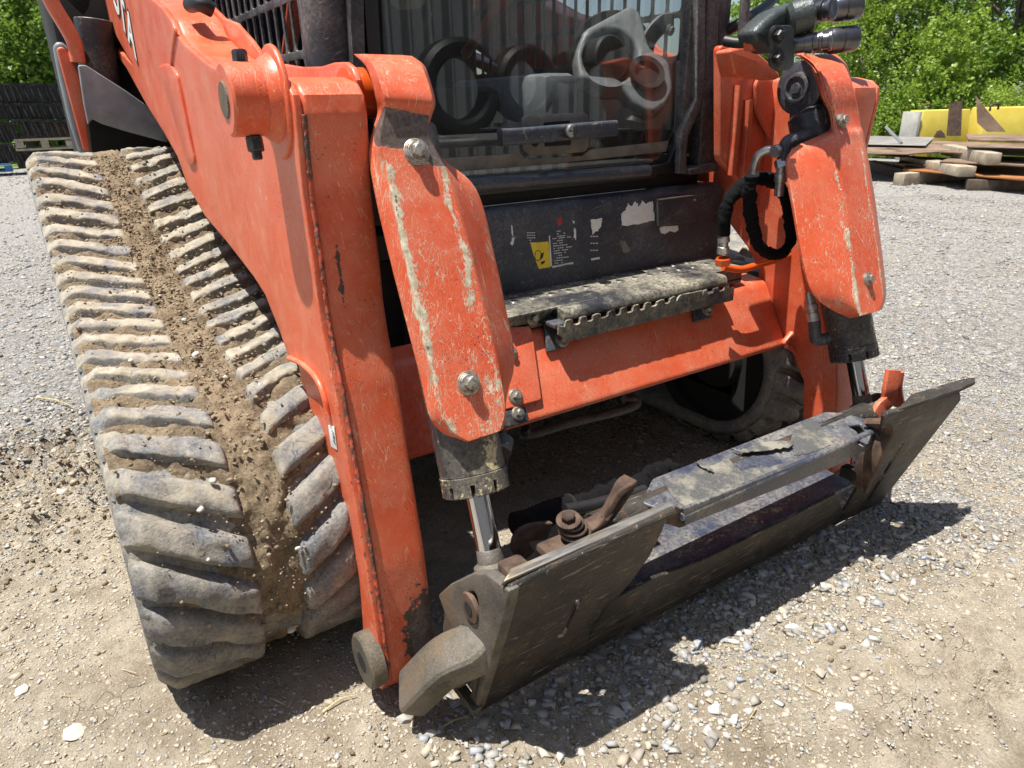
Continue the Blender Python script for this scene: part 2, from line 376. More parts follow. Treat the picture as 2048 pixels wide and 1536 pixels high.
simple('dark_bolt', (.06, .06, .06), .35, .6, .4, 90, .3, .0006); simple('zinc', (.50, .50, .48), .34, .8, .3, 70, .3, .0006)
n = NT('chrome'); n.bsdf((.62, .62, .64), n.mr(n.noise(40, 3, .6, 0, n.mp(sc=(1, 1, .1))), .3, .7, .04, .10), 1.0)
n = NT('coupler_steel'); f = n.noise(70, 4, .6); n.bsdf(n.mix(f, (.08, .08, .085), (.20, .20, .21)), .28, .85, n.bump(n.vor(900), .25, .0005))
simple('cast_grey', (.055, .065, .065), .38, .2, .3, 160, 1.0, .0012)
def cloth():
    n = NT('hose_sleeve'); w = n.new('TexWave', wave_type='BANDS'); n.put(w.inputs['Vector'], n.co); w.inputs['Scale'].default_value = 190; w.inputs['Distortion'].default_value = 3
    f = n.noise(300, 3, .7); c = n.mix(n.mr(n.noise(18, 4, .7), .62, .85), (.006, .006, .007), (.025, .022, .018))
    n.bsdf(c, .9, 0, n.bump(n.ma('ADD', w.outputs['Fac'], f), .8, .0015), .2, **{'Sheen Weight': .0})
cloth()
simple('rubber_black', (.014, .014, .015), .5, 0, .3, 60); simple('dark_matter', (.010, .010, .010), .8, 0, .3, 20)
simple('grey_plastic', (.17, .18, .19), .5, 0, .2, 60); simple('grey_panel', (.20, .215, .235), .42, 0, .3, 14)
n = NT('glass'); gl = n.new('BsdfGlossy'); gl.inputs['Roughness'].default_value = .006; gl.inputs['Color'].default_value = (.95, .97, .96, 1)
tr = n.new('BsdfTransparent'); tr.inputs['Color'].default_value = (.78, .80, .79, 1); lw = n.new('LayerWeight'); lw.inputs[0].default_value = .5; frv = n.ma('ADD', .10, n.ma('MULTIPLY', n.ma('POWER', lw.outputs['Facing'], 3.0), .75))
ms = n.new('MixShader'); n.put(ms.inputs[0], frv); n.t.links.new(tr.outputs[0], ms.inputs[1]); n.t.links.new(gl.outputs[0], ms.inputs[2])
df = n.new('BsdfDiffuse'); df.inputs['Color'].default_value = (.42, .40, .35, 1); ms2 = n.new('MixShader')
sp = n.mr(n.noise(150, 2, .6), .74, .76); dd = n.ma('ADD', n.ma('MULTIPLY', sp, .5), n.mr(n.noise(3, 4, .6), .35, .75, .010, .05))
dd = n.ma('ADD', dd, n.ma('MULTIPLY', mx(n, n.scratch((.6, 0, .8), 25, 12, .006, .5, 1.5), n.scratch((-.35, 0, .93), 30, 10, .006, .5, 2.5)), .30))
n.put(ms2.inputs[0], dd); n.t.links.new(ms.outputs[0], ms2.inputs[1]); n.t.links.new(df.outputs[0], ms2.inputs[2]); n.t.links.new(ms2.outputs[0], n.out.inputs[0])
simple('dusty_strip', (.17, .155, .13), .7, 0, .45, 18)
def rubber_track():
    n = NT('track_rubber'); f = n.noise(16, 6, .7); fine = n.noise(160, 5, .7); ff = n.noise(5, 4, .6)
    c = n.mix(n.mr(fine, .3, .7), (.055, .067, .092), (.155, .17, .205))
    d = n.mr(n.ma('ADD', n.ma('MULTIPLY', f, .6), n.ma('MULTIPLY', fine, .4)), .34, .56)
    hz = n.attr('dust'); d = n.ma('MAXIMUM', n.ma('MULTIPLY', d, n.mr(ff, .3, .7, .55, .95)), n.mr(n.ma('ADD', hz, n.mr(f, .2, .8, -.35, .35)), .4, .7))
    c = n.mix(d, c, n.mix(n.mr(n.noise(35, 5, .7), .3, .7), (.23, .205, .155), (.42, .38, .30)))
    cr = n.mr(n.vor(38, 'DISTANCE_TO_EDGE', n.mp(rot=(.3, .2, .5), sc=(.5, 1.6, 1)), 1), .012, .004)
    cr = n.ma('MULTIPLY', cr, n.mr(n.noise(9, 3, .6), .52, .6)); c = n.mix(n.ma('MULTIPLY', cr, .55), c, (.05, .045, .035))
    n.bsdf(c, .78, 0, n.bump(n.ma('SUBTRACT', n.ma('ADD', fine, n.ma('MULTIPLY', f, 1.2)), cr), .65, .003), .25)
rubber_track()
def mud(name='mud'):
    n = NT(name); f = n.noise(22, 7, .75); fine = n.noise(170, 6, .75); k = n.attr('tone')
    c = n.mix(n.mr(n.ma('ADD', n.ma('MULTIPLY', f, .5), n.ma('MULTIPLY', fine, .5)), .40, .60), (.115, .088, .058), (.31, .245, .165))
    c = n.mix(n.mr(k, .4, 1.0), c, (.40, .33, .24))
    n.bsdf(c, .95, 0, n.bump(n.ma('ADD', f, fine), 1.0, .004), .1); return n.m
mud()
def ground_m():
    n = NT('ground_dirt_gravel'); P = n.co
    sep = n.new('SeparateXYZ'); n.put(sep.inputs[0], P); g = n.attr('gravel')
    f = n.noise(1.3, 6, .6); f2 = n.noise(14, 6, .7); fine = n.noise(240, 5, .75)
    dirt = n.mix(n.mr(n.ma('ADD', n.ma('MULTIPLY', f2, .5), n.ma('MULTIPLY', fine, .5)), .34, .64), (.26, .208, .142), (.70, .625, .495))
    dirt = n.mix(n.ma('MULTIPLY', n.mr(f, .50, .64), .55), dirt, (.25, .19, .125))
    v = n.new('TexVoronoi'); n.put(v.inputs['Vector'], P); v.inputs['Scale'].default_value = 95
    v2 = n.new('TexVoronoi'); n.put(v2.inputs['Vector'], n.mp(rot=(.2, .1, .7), loc=(.3, .7, .1))); v2.inputs['Scale'].default_value = 45
    hs = n.new('SeparateColor'); n.put(hs.inputs[0], v.outputs['Color']); hs2 = n.new('SeparateColor'); n.put(hs2.inputs[0], v2.outputs['Color'])
    gc = n.mix(hs.outputs[0], (.20, .195, .185), (.56, .545, .51)); gc = n.mix(n.ma('MULTIPLY', n.mr(hs.outputs[1], .80, .9), .7), gc, (.44, .33, .22))
    gc = n.mix(n.mr(hs2.outputs[0], .55, .6), gc, n.mix(hs2.outputs[1], (.22, .22, .22), (.56, .55, .52)))
    gap = n.mr(v.outputs['Distance'], .45, .75); gc = n.mix(n.ma('MULTIPLY', gap, .55), gc, (.14, .12, .10))
    mask = n.mr(n.ma('ADD', g, n.ma('ADD', n.mr(f2, .2, .8, -.3, .3), n.mr(hs.outputs[2], 0, 1, -.25, .25))), .42, .58)
    c = n.mix(mask, dirt, gc)
    hh = n.ma('ADD', n.ma('MULTIPLY', n.ma('SUBTRACT', 1, v.outputs['Distance']), n.mr(mask, 0, 1, .3, 1)), n.ma('ADD', n.ma('MULTIPLY', fine, .8), n.ma('MULTIPLY', n.noise(65, 6, .75), 1.6)))
    hh = n.ma('ADD', hh, n.ma('MULTIPLY', n.ma('SUBTRACT', 1, v2.outputs['Distance']), n.mr(mask, 0, 1, .2, 1)))
    wv_ = n.new('VectorMath', operation='ADD'); n.put(wv_.inputs[0], P); nz = n.new('TexNoise'); n.put(nz.inputs['Vector'], P); nz.inputs['Scale'].default_value = 30
    sc_ = n.new('VectorMath', operation='SCALE'); n.put(sc_.inputs[0], nz.outputs['Color']); sc_.inputs['Scale'].default_value = .03; n.put(wv_.inputs[1], sc_.outputs[0])
    ck = n.vor(34, 'DISTANCE_TO_EDGE', wv_.outputs[0]); ckm = n.ma('MULTIPLY', n.mr(ck, .05, .0), n.mr(n.noise(5, 4, .65), .54, .62)); ckm = n.ma('MULTIPLY', ckm, n.ma('SUBTRACT', 1, mask))
    c = n.mix(n.ma('MULTIPLY', ckm, .25), c, (.13, .10, .07)); hh = n.ma('SUBTRACT', hh, n.ma('MULTIPLY', ckm, .5))
    dk = n.mr(n.noise(110, 5, .8), .38, .30); c = n.mix(n.ma('MULTIPLY', dk, .55), c, (.12, .095, .065)); lt = n.mr(n.noise(75, 5, .8, 0, n.mp(loc=(3, 1, 2))), .60, .68); c = n.mix(n.ma('MULTIPLY', lt, .5), c, (.70, .67, .60))
    n.bsdf(c, .93, 0, n.bump(hh, 1.0, .010), .15)
ground_m()
def stone():
    n = NT('stone'); t = n.attr('tone'); h = n.attr('hue'); f = n.noise(60, 5, .7)
    c = n.mix(t, (.15, .145, .14), (.54, .525, .49)); c = n.mix(n.ma('MULTIPLY', n.mr(h, .70, .98), .8), c, (.50, .40, .28)); c = n.mix(n.mr(h, .15, .05), c, (.30, .33, .38))
    c = n.mix(n.ma('MULTIPLY', n.mr(f, .45, .7), .5), c, (.46, .40, .30)); n.bsdf(c, .85, 0, n.bump(n.noise(180, 4, .7), .5, .0015), .25)
stone()
simple('straw', (.45, .35, .19), .8, 0, .3, 40)
def leafm(name, a, b):
    n = NT(name); t = n.attr('tone'); c = n.mix(t, a, b); d = n.new('BsdfDiffuse'); n.put(d.inputs[0], c)
    tr = n.new('BsdfTranslucent'); n.put(tr.inputs[0], n.mix(.5, c, (.20, .30, .02))); m = n.new('MixShader'); m.inputs[0].default_value = .38
    g = n.new('BsdfGlossy'); g.inputs['Roughness'].default_value = .4; g.inputs[0].default_value = (.5, .5, .5, 1)
    n.t.links.new(d.outputs[0], m.inputs[1]); n.t.links.new(tr.outputs[0], m.inputs[2]); m2 = n.new('MixShader'); m2.inputs[0].default_value = .05
    n.t.links.new(m.outputs[0], m2.inputs[1]); n.t.links.new(g.outputs[0], m2.inputs[2]); n.t.links.new(m2.outputs[0], n.out.inputs[0])
leafm('leaf_bright', (.13, .24, .025), (.36, .48, .08)); leafm('leaf_mid', (.075, .16, .02), (.25, .38, .06)); leafm('leaf_dark', (.035, .085, .014), (.13, .24, .04)); leafm('grass_blade', (.09, .17, .03), (.28, .36, .09))
simple('bark', (.13, .10, .075), .9, 0, .4, 12, .8, .01)
simple('grass_soil', (.13, .19, .05), .9, 0, .4, 3)
n = NT('yellow_concrete'); f = n.noise(3, 6, .65); st = n.mr(n.noise(2.2, 5, .7, .4), .62, .70)
n.bsdf(n.mix(st, n.mix(n.mr(f, .3, .7), (.60, .45, .05), (.72, .58, .11)), (.22, .12, .05)), .8, 0, n.bump(n.noise(40, 4, .6), .4, .004))
simple('bare_concrete', (.44, .43, .38), .9, 0, .25, 5, .5, .004); simple('timber', (.36, .30, .22), .85, 0, .3, 10); simple('timber_dark', (.10, .075, .055), .9, 0, .4, 10)
simple('blue_timber', (.05, .16, .34), .7, 0, .3, 8); simple('white_pipe', (.75, .77, .75), .5, 0, .08, 5)
simple('track_link_steel', (.055, .052, .050), .30, .3, .6, 12, .5, .004); n = NT('wall_metal'); n.bsdf(n.mix(n.attr('tone'), n.mix(n.noise(.8, 4, .6), (.58, .56, .51), (.70, .68, .63)), (.22, .21, .19)), .5)
simple('sticker_white', (.72, .72, .70), .5, 0, .08, 90); simple('sticker_yellow', (.82, .60, .03), .45, 0, .1, 60); simple('ink', (.012, .012, .012), .6, 0, .2, 50)
simple('sticker_red', (.5, .03, .03), .5); simple('decal_white', (.74, .76, .73), .45, 0, .08, 40); simple('orange_clean', (.62, .085, .012), .3, 0, .12, 8)
n = NT('weld_bead'); f = n.noise(95, 6, .8); n.bsdf(n.mix(n.mr(n.ma('ADD', f, n.ma('MULTIPLY', n.noise(14, 3, .6), .5)), .72, .80), (.60, .10, .045), (.09, .055, .04)), .5, 0, n.bump(f, 1.0, .004))
# ------------------------------------------------------------------ ground
def icos():
    t = (1+5**.5)/2; V = np.array([(-1,t,0),(1,t,0),(-1,-t,0),(1,-t,0),(0,-1,t),(0,1,t),(0,-1,-t),(0,1,-t),(t,0,-1),(t,0,1),(-t,0,-1),(-t,0,1)], float)
    V /= np.linalg.norm(V[0])
    F = np.array([(0,11,5),(0,5,1),(0,1,7),(0,7,10),(0,10,11),(1,5,9),(5,11,4),(11,10,2),(10,7,6),(7,1,8),(3,9,4),(3,4,2),(3,2,6),(3,6,8),(3,8,9),(4,9,5),(2,4,11),(6,2,10),(8,6,7),(9,8,1)])
    return V, F
IV, IF = icos()
def cubes():
    V = np.array([(x, y, z) for x in (-1, 1) for y in (-1, 1) for z in (-1, 1)], float)*.62
    F = np.array([(0,1,3),(0,3,2),(4,6,7),(4,7,5),(0,4,5),(0,5,1),(2,3,7),(2,7,6),(0,2,6),(0,6,4),(1,5,7),(1,7,3)]); return V, F
QV, QF = cubes()
def pebbles(name, P, size, mat, flat=(.4, .8), tone=None, hue=None, parent=None, sink=.25, seed=1, jit=.30, angular=False):
    BV, BF = (QV, QF) if angular else (IV, IF); nv = len(BV)
    r = np.random.default_rng(seed); N = len(P); size = np.broadcast_to(size, (N,))
    a = r.uniform(0, 2*np.pi, N); sx = r.uniform(.8, 1.45, N); sy = r.uniform(.65, 1.0, N); sz = r.uniform(*flat, N)
    V = np.repeat(BV[None], N, 0)+r.uniform(-jit, jit, (N, nv, 3))*(.95 if angular else .8)
    V = V*np.stack([sx, sy, sz], 1)[:, None, :]
    tl = r.uniform(-.35, .35, N); y, z = V[..., 1].copy(), V[..., 2].copy()
    V[..., 1] = y*np.cos(tl)[:, None]-z*np.sin(tl)[:, None]; V[..., 2] = y*np.sin(tl)[:, None]+z*np.cos(tl)[:, None]
    x, y = V[..., 0].copy(), V[..., 1].copy(); c, s = np.cos(a)[:, None], np.sin(a)[:, None]
    V[..., 0] = x*c-y*s; V[..., 1] = x*s+y*c
    V = V*(size[:, None, None]*.5)+P[:, None, :]; V[..., 2] += (size*sz*.5*(1-2*sink))[:, None]
    F = (BF[None]+(np.arange(N)*nv)[:, None, None]).reshape(-1, 3)
    o = fast_mesh(name, V.reshape(-1, 3), F, mat, parent)
    t = r.uniform(0, 1, N) if tone is None else tone; h = r.uniform(0, 1, N) if hue is None else hue
    attr(o, 'tone', np.repeat(t, nv)); attr(o, 'hue', np.repeat(h, nv)); return o
def lines(a, b, st, far, g=1.16):
    c = list(np.arange(a, b, st)); s = st; x = c[-1]
    while x < far: s *= g; x += s; c.append(x)
    s = st; x = a; L = []
    while x > -far: s *= g; x -= s; L.append(x)
    return np.array(L[::-1]+c)
gx = lines(-1.1, 3.6, .014, 400); gy = lines(.35, 3.4, .014, 400)
GX, GY = np.meshgrid(gx, gy, indexing='ij')
def blob(x, y, c, r):
    return np.exp(-(((x-c[0])/r[0])**2+((y-c[1])/r[1])**2))
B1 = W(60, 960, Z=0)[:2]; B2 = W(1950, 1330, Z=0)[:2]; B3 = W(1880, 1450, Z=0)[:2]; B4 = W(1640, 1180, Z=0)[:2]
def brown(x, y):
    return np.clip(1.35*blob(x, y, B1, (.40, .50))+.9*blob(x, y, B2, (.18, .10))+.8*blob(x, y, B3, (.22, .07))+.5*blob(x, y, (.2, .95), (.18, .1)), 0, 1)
def gh(x, y):
    p = np.stack([x, y], -1); near = np.exp(-np.maximum(0, np.hypot(x-1, y-1)-2.5)/4)
    h = (fbm(p*1.6, 3, 3)-.5)*.030+(fbm(p*9, 4, 9)-.5)*.014*near
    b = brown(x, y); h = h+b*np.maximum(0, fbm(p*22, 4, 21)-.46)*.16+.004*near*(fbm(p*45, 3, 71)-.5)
    crack = np.abs(fbm(p*6, 3, 33)-.5); h = h-.005*near*np.exp(-(crack/.014)**2)*(fbm(p*2, 2, 5) > .5)
    return h-.004
GZ = gh(GX, GY)
nx, ny = GX.shape; idx = np.arange(nx*ny).reshape(nx, ny)
F = np.stack([idx[:-1, :-1], idx[1:, :-1], idx[1:, 1:], idx[:-1, 1:]], -1).reshape(-1, 4)
ground = fast_mesh('ground', np.stack([GX, GY, GZ], -1).reshape(-1, 3), F, M['ground_dirt_gravel'], smooth=True)
tag(ground, kind='structure')
def gravelness(x, y):
    p = np.stack([x, y], -1); d = np.hypot(x, y)
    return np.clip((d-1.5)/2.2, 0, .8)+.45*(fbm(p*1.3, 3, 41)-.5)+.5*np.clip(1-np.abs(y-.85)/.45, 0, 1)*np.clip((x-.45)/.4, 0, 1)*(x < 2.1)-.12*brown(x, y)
attr(ground, 'gravel', gravelness(GX, GY).ravel())
def scatter(n, x0, x1, y0, y1, seed):
    r = np.random.default_rng(seed); return r.uniform(x0, x1, n), r.uniform(y0, y1, n), r
def inview(x, y, m=90):
    q = (np.stack([x, y, np.zeros_like(x)-CAMH], -1))@RW; u = CX+FPX*q[:, 0]/q[:, 2]; v = CY+FPX*q[:, 1]/q[:, 2]
    return (q[:, 2] > 0) & (u > -m) & (u < 2048+m) & (v > -m) & (v < 1536+m)
Pz = []; Sz = []
for n, (a, b, c, d), s0, s1, sd_ in ((120000, (-.9, 3.2, .3, 2.5), .003, .0095, 1), (42000, (-.9, 3.4, .3, 3.4), .006, .015, 2), (1300, (-.9, 3.4, .3, 3.2), .016, .028, 3),
                                     (52000, (-3.5, 9, 1.2, 8), .010, .022, 4), (9000, (-3.5, 9, 1.5, 8), .02, .036, 5), (20000, (-6, 14, 3, 22), .022, .045, 6)):
    x, y, r = scatter(n, a, b, c, d, sd_); gr = gravelness(x, y); cl = fbm(np.stack([x, y], -1)*5, 3, 60+sd_)
    keep = inview(x, y) & (r.uniform(0, 1, n) < np.clip((.42 if sd_ < 3 else .22)+.95*gr+1.8*(cl-.5), .06, 1))
    if sd_ in (4, 5): keep &= np.hypot(x, y) > 2.0
    x, y = x[keep], y[keep]; s = s0+(s1-s0)*r.uniform(0, 1, len(x))**2.0
    Pz.append(np.stack([x, y, gh(x, y)], -1)); Sz.append(s)
# heap of grey stones pushed up before the coupler
x, y, r = scatter(2600, .35, 2.0, .42, .98, 77); k = r.uniform(0, 1, 2600) < np.clip(1.1-np.abs(y-.80)/.27, 0, 1); x, y = x[k], y[k]
Pz.append(np.stack([x, y, gh(x, y)], -1)); Sz.append(.008+.022*r.uniform(0, 1, len(x))**2.4)
Pz = np.concatenate(Pz); Sz = np.concatenate(Sz); rr = np.random.default_rng(8)
tn = np.clip(rr.normal(.48, .22, len(Pz)), 0, 1); hu = rr.uniform(0, 1, len(Pz))
nr_ = np.hypot(Pz[:, 0], Pz[:, 1]) < 2.6; hu = np.where(nr_ & (Sz < .0096), np.clip(hu*.5+.55, 0, 1), hu*.93); tn = np.where(nr_ & (Sz < .0096), tn*.8+.15, tn); db = nr_ & (Sz >= .0075) & (rr.uniform(0, 1, len(Sz)) < .62) & ~((np.abs(Pz[:, 1]-.8) < .22) & (Pz[:, 0] > .4)); hu = np.where(db, .88, hu); tn = np.where(db, tn*.7+.1, tn); Pz[:, 2] -= np.where(db, Sz*.14, 0)
gv = pebbles('gravel', Pz, Sz, M['stone'], tone=tn, hue=hu, seed=5, sink=.36, angular=True, jit=.42); tag(gv, 'loose grey and tan gravel strewn over the yard', 'gravel', kind='stuff')
# brown soil clods; strip before the coupler added to deepen its shade
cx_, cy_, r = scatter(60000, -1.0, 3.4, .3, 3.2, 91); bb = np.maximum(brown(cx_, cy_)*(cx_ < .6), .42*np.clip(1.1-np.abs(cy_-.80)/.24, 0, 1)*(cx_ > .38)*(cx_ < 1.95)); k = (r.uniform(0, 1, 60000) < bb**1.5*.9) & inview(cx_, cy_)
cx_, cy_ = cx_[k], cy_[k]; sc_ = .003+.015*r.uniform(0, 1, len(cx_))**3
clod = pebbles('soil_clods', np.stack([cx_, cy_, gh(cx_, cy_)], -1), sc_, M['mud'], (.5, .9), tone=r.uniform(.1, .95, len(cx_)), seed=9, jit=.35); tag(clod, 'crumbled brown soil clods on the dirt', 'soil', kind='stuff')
# bits of straw and chips
SV = []; SF = []; r = np.random.default_rng(5)
for k in range(420):
    x, y = r.uniform(-.8, 3.2), r.uniform(.35, 3.0); z = float(gh(np.array([x]), np.array([y]))[0])+.006
    L = r.uniform(.012, .05)*(1 if k % 14 else 2); a = r.uniform(0, 3.14); w = r.uniform(.0012, .003); d = np.array([math.cos(a), math.sin(a), r.uniform(-.08, .12)])*L/2; s = np.array([-math.sin(a), math.cos(a), 0])*w/2
    o = np.array([x, y, z]); b = len(SV); SV += [o-d-s, o+d-s, o+d+s, o-d+s, o+d*.1+np.array([0, 0, w])]; SF += [(b, b+1, b+4), (b+1, b+2, b+4), (b+2, b+3, b+4), (b+3, b, b+4)]
st = pydata('straw_bits', SV, SF, M['straw'], None, None); tag(st, 'scattered bits of dry straw and wood chips on the dirt', 'straw', kind='stuff')
# individual stones large enough to single out
def rock(px, py, s, label, tone, hue=.4, flat=.6, seed=0):
    me = bmesh.new(); bmesh.ops.create_icosphere(me, subdivisions=3, radius=.5); r = random.Random(seed)
    V = np.array([v.co[:] for v in me.verts]); d = (fbm(V*1.7+seed*5, 3, seed)-.5)*.8
    pl_ = [(_n((r.uniform(-1, 1), r.uniform(-1, 1), r.uniform(-.6, 1))), r.uniform(.27, .40)) for _ in range(9)]
    V = V*(1+d)[:, None]
    for nn_, dd in pl_: t = V@nn_-dd; V = V-np.maximum(t, 0)[:, None]*nn_
    V = V*np.array([1.15, .85, flat])
    for v, q in zip(me.verts, V): v.co = q*s
    m = bpy.data.meshes.new('stone'); me.to_mesh(m); me.free(); p = W(px, py, Z=0)
    o = link('stone', m, M['stone'], None, 25); o.location = (p[0], p[1], float(gh(np.array([p[0]]), np.array([p[1]]))[0])+s*flat*.18); o.rotation_euler = (0, 0, r.uniform(0, 6))
    attr(o, 'tone', np.full(len(m.vertices), tone)); attr(o, 'hue', np.full(len(m.vertices), hue)); return tag(o, label, 'stone', 'larger stones lying on the yard')
rock(1684, 1416, .036, 'large cream stone on brown soil well to the right of the coupler', .95, .5, .6, 1)
rock(1500, 1010+185, .036, 'pale stone half in the shadow below the coupler beam', .8, .3, .6, 2)
rock(345, 1008+115, .034, 'flat light grey stone on the dirt beside the left track', .85, .3, .4, 3)
rock(1593, 1258, .040, 'angular light grey stone at the edge of the coupler shadow', .85, .3, .6, 4)
rock(42, 1378, .034, 'pale weathered lump of stone in the lower left corner of the yard', .9, .75, .35, 5)
rock(146, 1470, .050, 'broad cream flat stone nearest the bottom left of the yard', .9, .8, .25, 6)
rock(1396, 1285, .036, 'blue grey stone in the middle of the shaded stones under the beam', .45, .02, .6, 7)
rock(1430, 1414, .032, 'small pale grey stone just outside the coupler shadow', .75, .3, .6, 8)
rock(1228, 1440-14, .034, 'round grey stone in shade right of the lowest plate corner', .5, .2, .6, 9)
rock(807, 1444, .030, 'grey stone directly below the claw of the coupler', .55, .2, .6, 10)
rock(860, 1476, .022, 'small white stone below the tip of the coupler plate', .85, .3, .6, 11)
rock(1640, 1345, .028, 'brown stone with a smooth wet face right of the coupler shadow', .25, .85, .5, 12)
rock(1655, 1195-22, .040, 'tan flat stone in the shade near the right end of the beam', .5, .8, .35, 13)
def twig(a, b, r, label):
    A = W(*a, Z=.008); B = W(*b, Z=.010); m = (A+B)/2+np.array([.004, .006, .004])
    return tag(tube('twig', [A, m, B], lambda t: r*(1-.5*t), M['straw'], None, 6, 6), label, 'twig', 'dry twigs on the ground')
twig((645, 1425), (712, 1390), .0022, 'dry twig left of the lower end of the loader arm')
twig((860, 1476), (938, 1432), .0022, 'dry straw stalk running to the lowest corner of the coupler plate')
twig((75, 795), (145, 812), .004, 'dry stalk on the dirt left of the track')
# ------------------------------------------------------------------ building behind the photographer (seen in the cab glass)
bld = empty('metal_building', (2, -4.0, 0), 'long building with ribbed beige metal wall behind the photographer', 'building')
xs = np.arange(-16, 20, .02); ph = (xs % .23)/.23; dep = np.where(ph < .55, 0, np.where(ph < .68, (ph-.55)/.13, np.where(ph < .87, 1, (1-ph)/.13)))*.055
V = np.concatenate([np.stack([xs, -4.0+dep, np.full_like(xs, z)], -1) for z in (-.05, 4.6)]); N_ = len(xs); i = np.arange(N_-1)
wv = fast_mesh('wall', V, np.stack([i+1, i, i+N_, i+N_+1], -1), M['wall_metal'], bld); attr(wv, 'tone', np.tile(np.clip(1-dep/.055, 0, 1)*.0+np.where((ph > .5) & (ph < .72) | (ph > .84), 1., 0.), 2))  # rib flanks coloured darker in place of their shading
box('wall_core', (2, -4.9, 2.25), (36, 1.7, 4.6), M['wall_metal'], bld, 0); box('roof', (2, -4.7, 4.66), (36.6, 2.3, .1), M['grey_panel'], bld, .01)
# ------------------------------------------------------------------ vegetation
def leaves(name, C, R, n, size, mat, parent, seed, clump=40, squash=.8):
    """leaf faces in clumps spread through a union of lobes; C (k,3) centres, R (k,) radii"""
    r = np.random.default_rng(seed); C = np.asarray(C, float); R = np.asarray(R, float); w = R**2/np.sum(R**2)
    nc = n//clump; li = r.choice(len(C), nc, p=w); d = r.normal(size=(nc, 3)); d /= np.linalg.norm(d, axis=1)[:, None]
    cc = C[li]+d*(R[li]*r.uniform(.35, 1.05, nc))[:, None]*np.array([1, 1, squash])
    P = np.repeat(cc, clump, 0)+r.normal(size=(nc*clump, 3))*np.repeat(R[li]*r.uniform(.05, .125, nc), clump)[:, None]
    N = len(P); nrm = r.normal(size=(N, 3))*.8+np.array([0, 0, .75]); nrm /= np.linalg.norm(nrm, axis=1)[:, None]
    a = r.normal(size=(N, 3)); u = np.cross(nrm, a); u /= np.linalg.norm(u, axis=1)[:, None]; v = np.cross(nrm, u)
    s = (size*r.uniform(.55, 1.2, N))[:, None]
    V = np.stack([P-u*s*.5, P-v*s*.32+nrm*s*.08, P+u*s*.5, P+v*s*.32+nrm*s*.08], 1).reshape(-1, 3)
    o = fast_mesh(name, V, np.arange(N*4).reshape(N, 4), mat, parent)
    tone = np.clip(np.repeat(r.uniform(.0, 1, nc), clump)*.6+r.uniform(0, .4, N), 0, 1); attr(o, 'tone', np.repeat(tone, 4)); return o
def tree(p, h, rad, label, mat, n, size, seed, cat='tree', lobes=9, low=.2, squash=.8, group='trees and shrubs beyond the yard', name='tree'):
    r = random.Random(seed); p = np.asarray(p, float); root = empty(name, tuple(p), label, cat, group)
    C = []; R = []
    for k in range(lobes):
        t = (k+.5)/lobes; z = h*(low+(1-low)*t*.92); a = r.uniform(0, 6.28)+k*2.4; q = rad*(.75*math.sin(math.pi*min(1, .18+t*.85)))
        C.append(p+np.array([math.cos(a)*q*r.uniform(.3, 1), math.sin(a)*q*r.uniform(.3, 1), z])); R.append(rad*r.uniform(.38, .62))
    leaves('crown', C, R, n, size, mat, root, seed, squash=squash)
    parts = [v_tube(catmull([p+np.array([0, 0, -.1]), p+np.array([.03*h, .01*h, h*.35]), p+np.array([-.01*h, .02*h, h*.8])], 6), lambda t: max(.012, .022*h*(1-.75*t)), 8)]
    for c in C:
        b = p+np.array([0, 0, h*r.uniform(.12, .5)]); m = (b+c)/2+np.array([0, 0, .05*h]); parts.append(v_tube([b, m, c], lambda t: max(.006, .009*h*(1-.8*t)), 5))
    merge('trunk', parts, M['bark'], root, 60); return root
tree(G(1898, 19.0), 2.75, 1.5, 'young bright green maple standing alone behind the yellow blocks', M['leaf_bright'], 15000, .085, 11, lobes=12, low=.16)
tree(G(1745, 20.5), 4.2, 1.9, 'bright green leafy tree right behind the hydraulic couplers', M['leaf_bright'], 15000, .085, 12, low=.1)
tree(G(1560, 24), 6.5, 2.6, 'mid green tree glimpsed between the cab and the couplers', M['leaf_mid'], 14000, .13, 13, low=.05)
tree(G(1840, 24), 8.5, 3.2, 'dark green tree behind the young maple', M['leaf_mid'], 20000, .14, 14, low=.04)
tree(G(2010, 23), 6.5, 2.5, 'tall mid green tree at the far right edge', M['leaf_mid'], 15000, .12, 15, low=.06)
tree(G(2090, 23), 8, 3.0, 'dark green tree rising past the right edge of the view', M['leaf_dark'], 12000, .15, 16, low=.03)
tree(G(1690, 27), 9, 3.2, 'dark tree farthest back behind the couplers', M['leaf_dark'], 14000, .15, 17, low=.03)
tree(G(1930, 30), 9.5, 3.6, 'deep green tree far back on the right', M['leaf_dark'], 14000, .16, 18, low=.02)
tree(G(2060, 30), 9.5, 3.6, 'dense dark tree closing the wood on the right', M['leaf_dark'], 12000, .16, 19, low=.02)
tree(G(1790, 33), 11, 3.8, 'tall dark tree at the back of the wood', M['leaf_dark'], 12000, .17, 20, low=.02)
tree(G(45, 24), 7.5, 2.9, 'dark leafy tree behind the stacked track frames, at the left edge', M['leaf_mid'], 24000, .12, 21, low=.02)
tree(G(125, 25), 8, 2.9, 'shaded dark green tree next to the rear of the loader', M['leaf_dark'], 22000, .13, 22, low=.02)
tree(G(-60, 25), 8, 3.0, 'broad tree past the left edge of the view', M['leaf_mid'], 12000, .15, 23, low=.02)
tree(G(85, 30), 9.5, 3.6, 'darkest tree farthest back on the left', M['leaf_dark'], 16000, .16, 24, low=.02)
tree(G(230, 29), 9, 3.4, 'dark tree mostly hidden by the loader arm', M['leaf_dark'], 9000, .16, 25, low=.02)
tree(G(1775, 18.2), 1.05, .9, 'low weedy bush beside the right arm of the loader', M['leaf_bright'], 7000, .055, 31, 'bush', 7, .1, .7, name='bush')
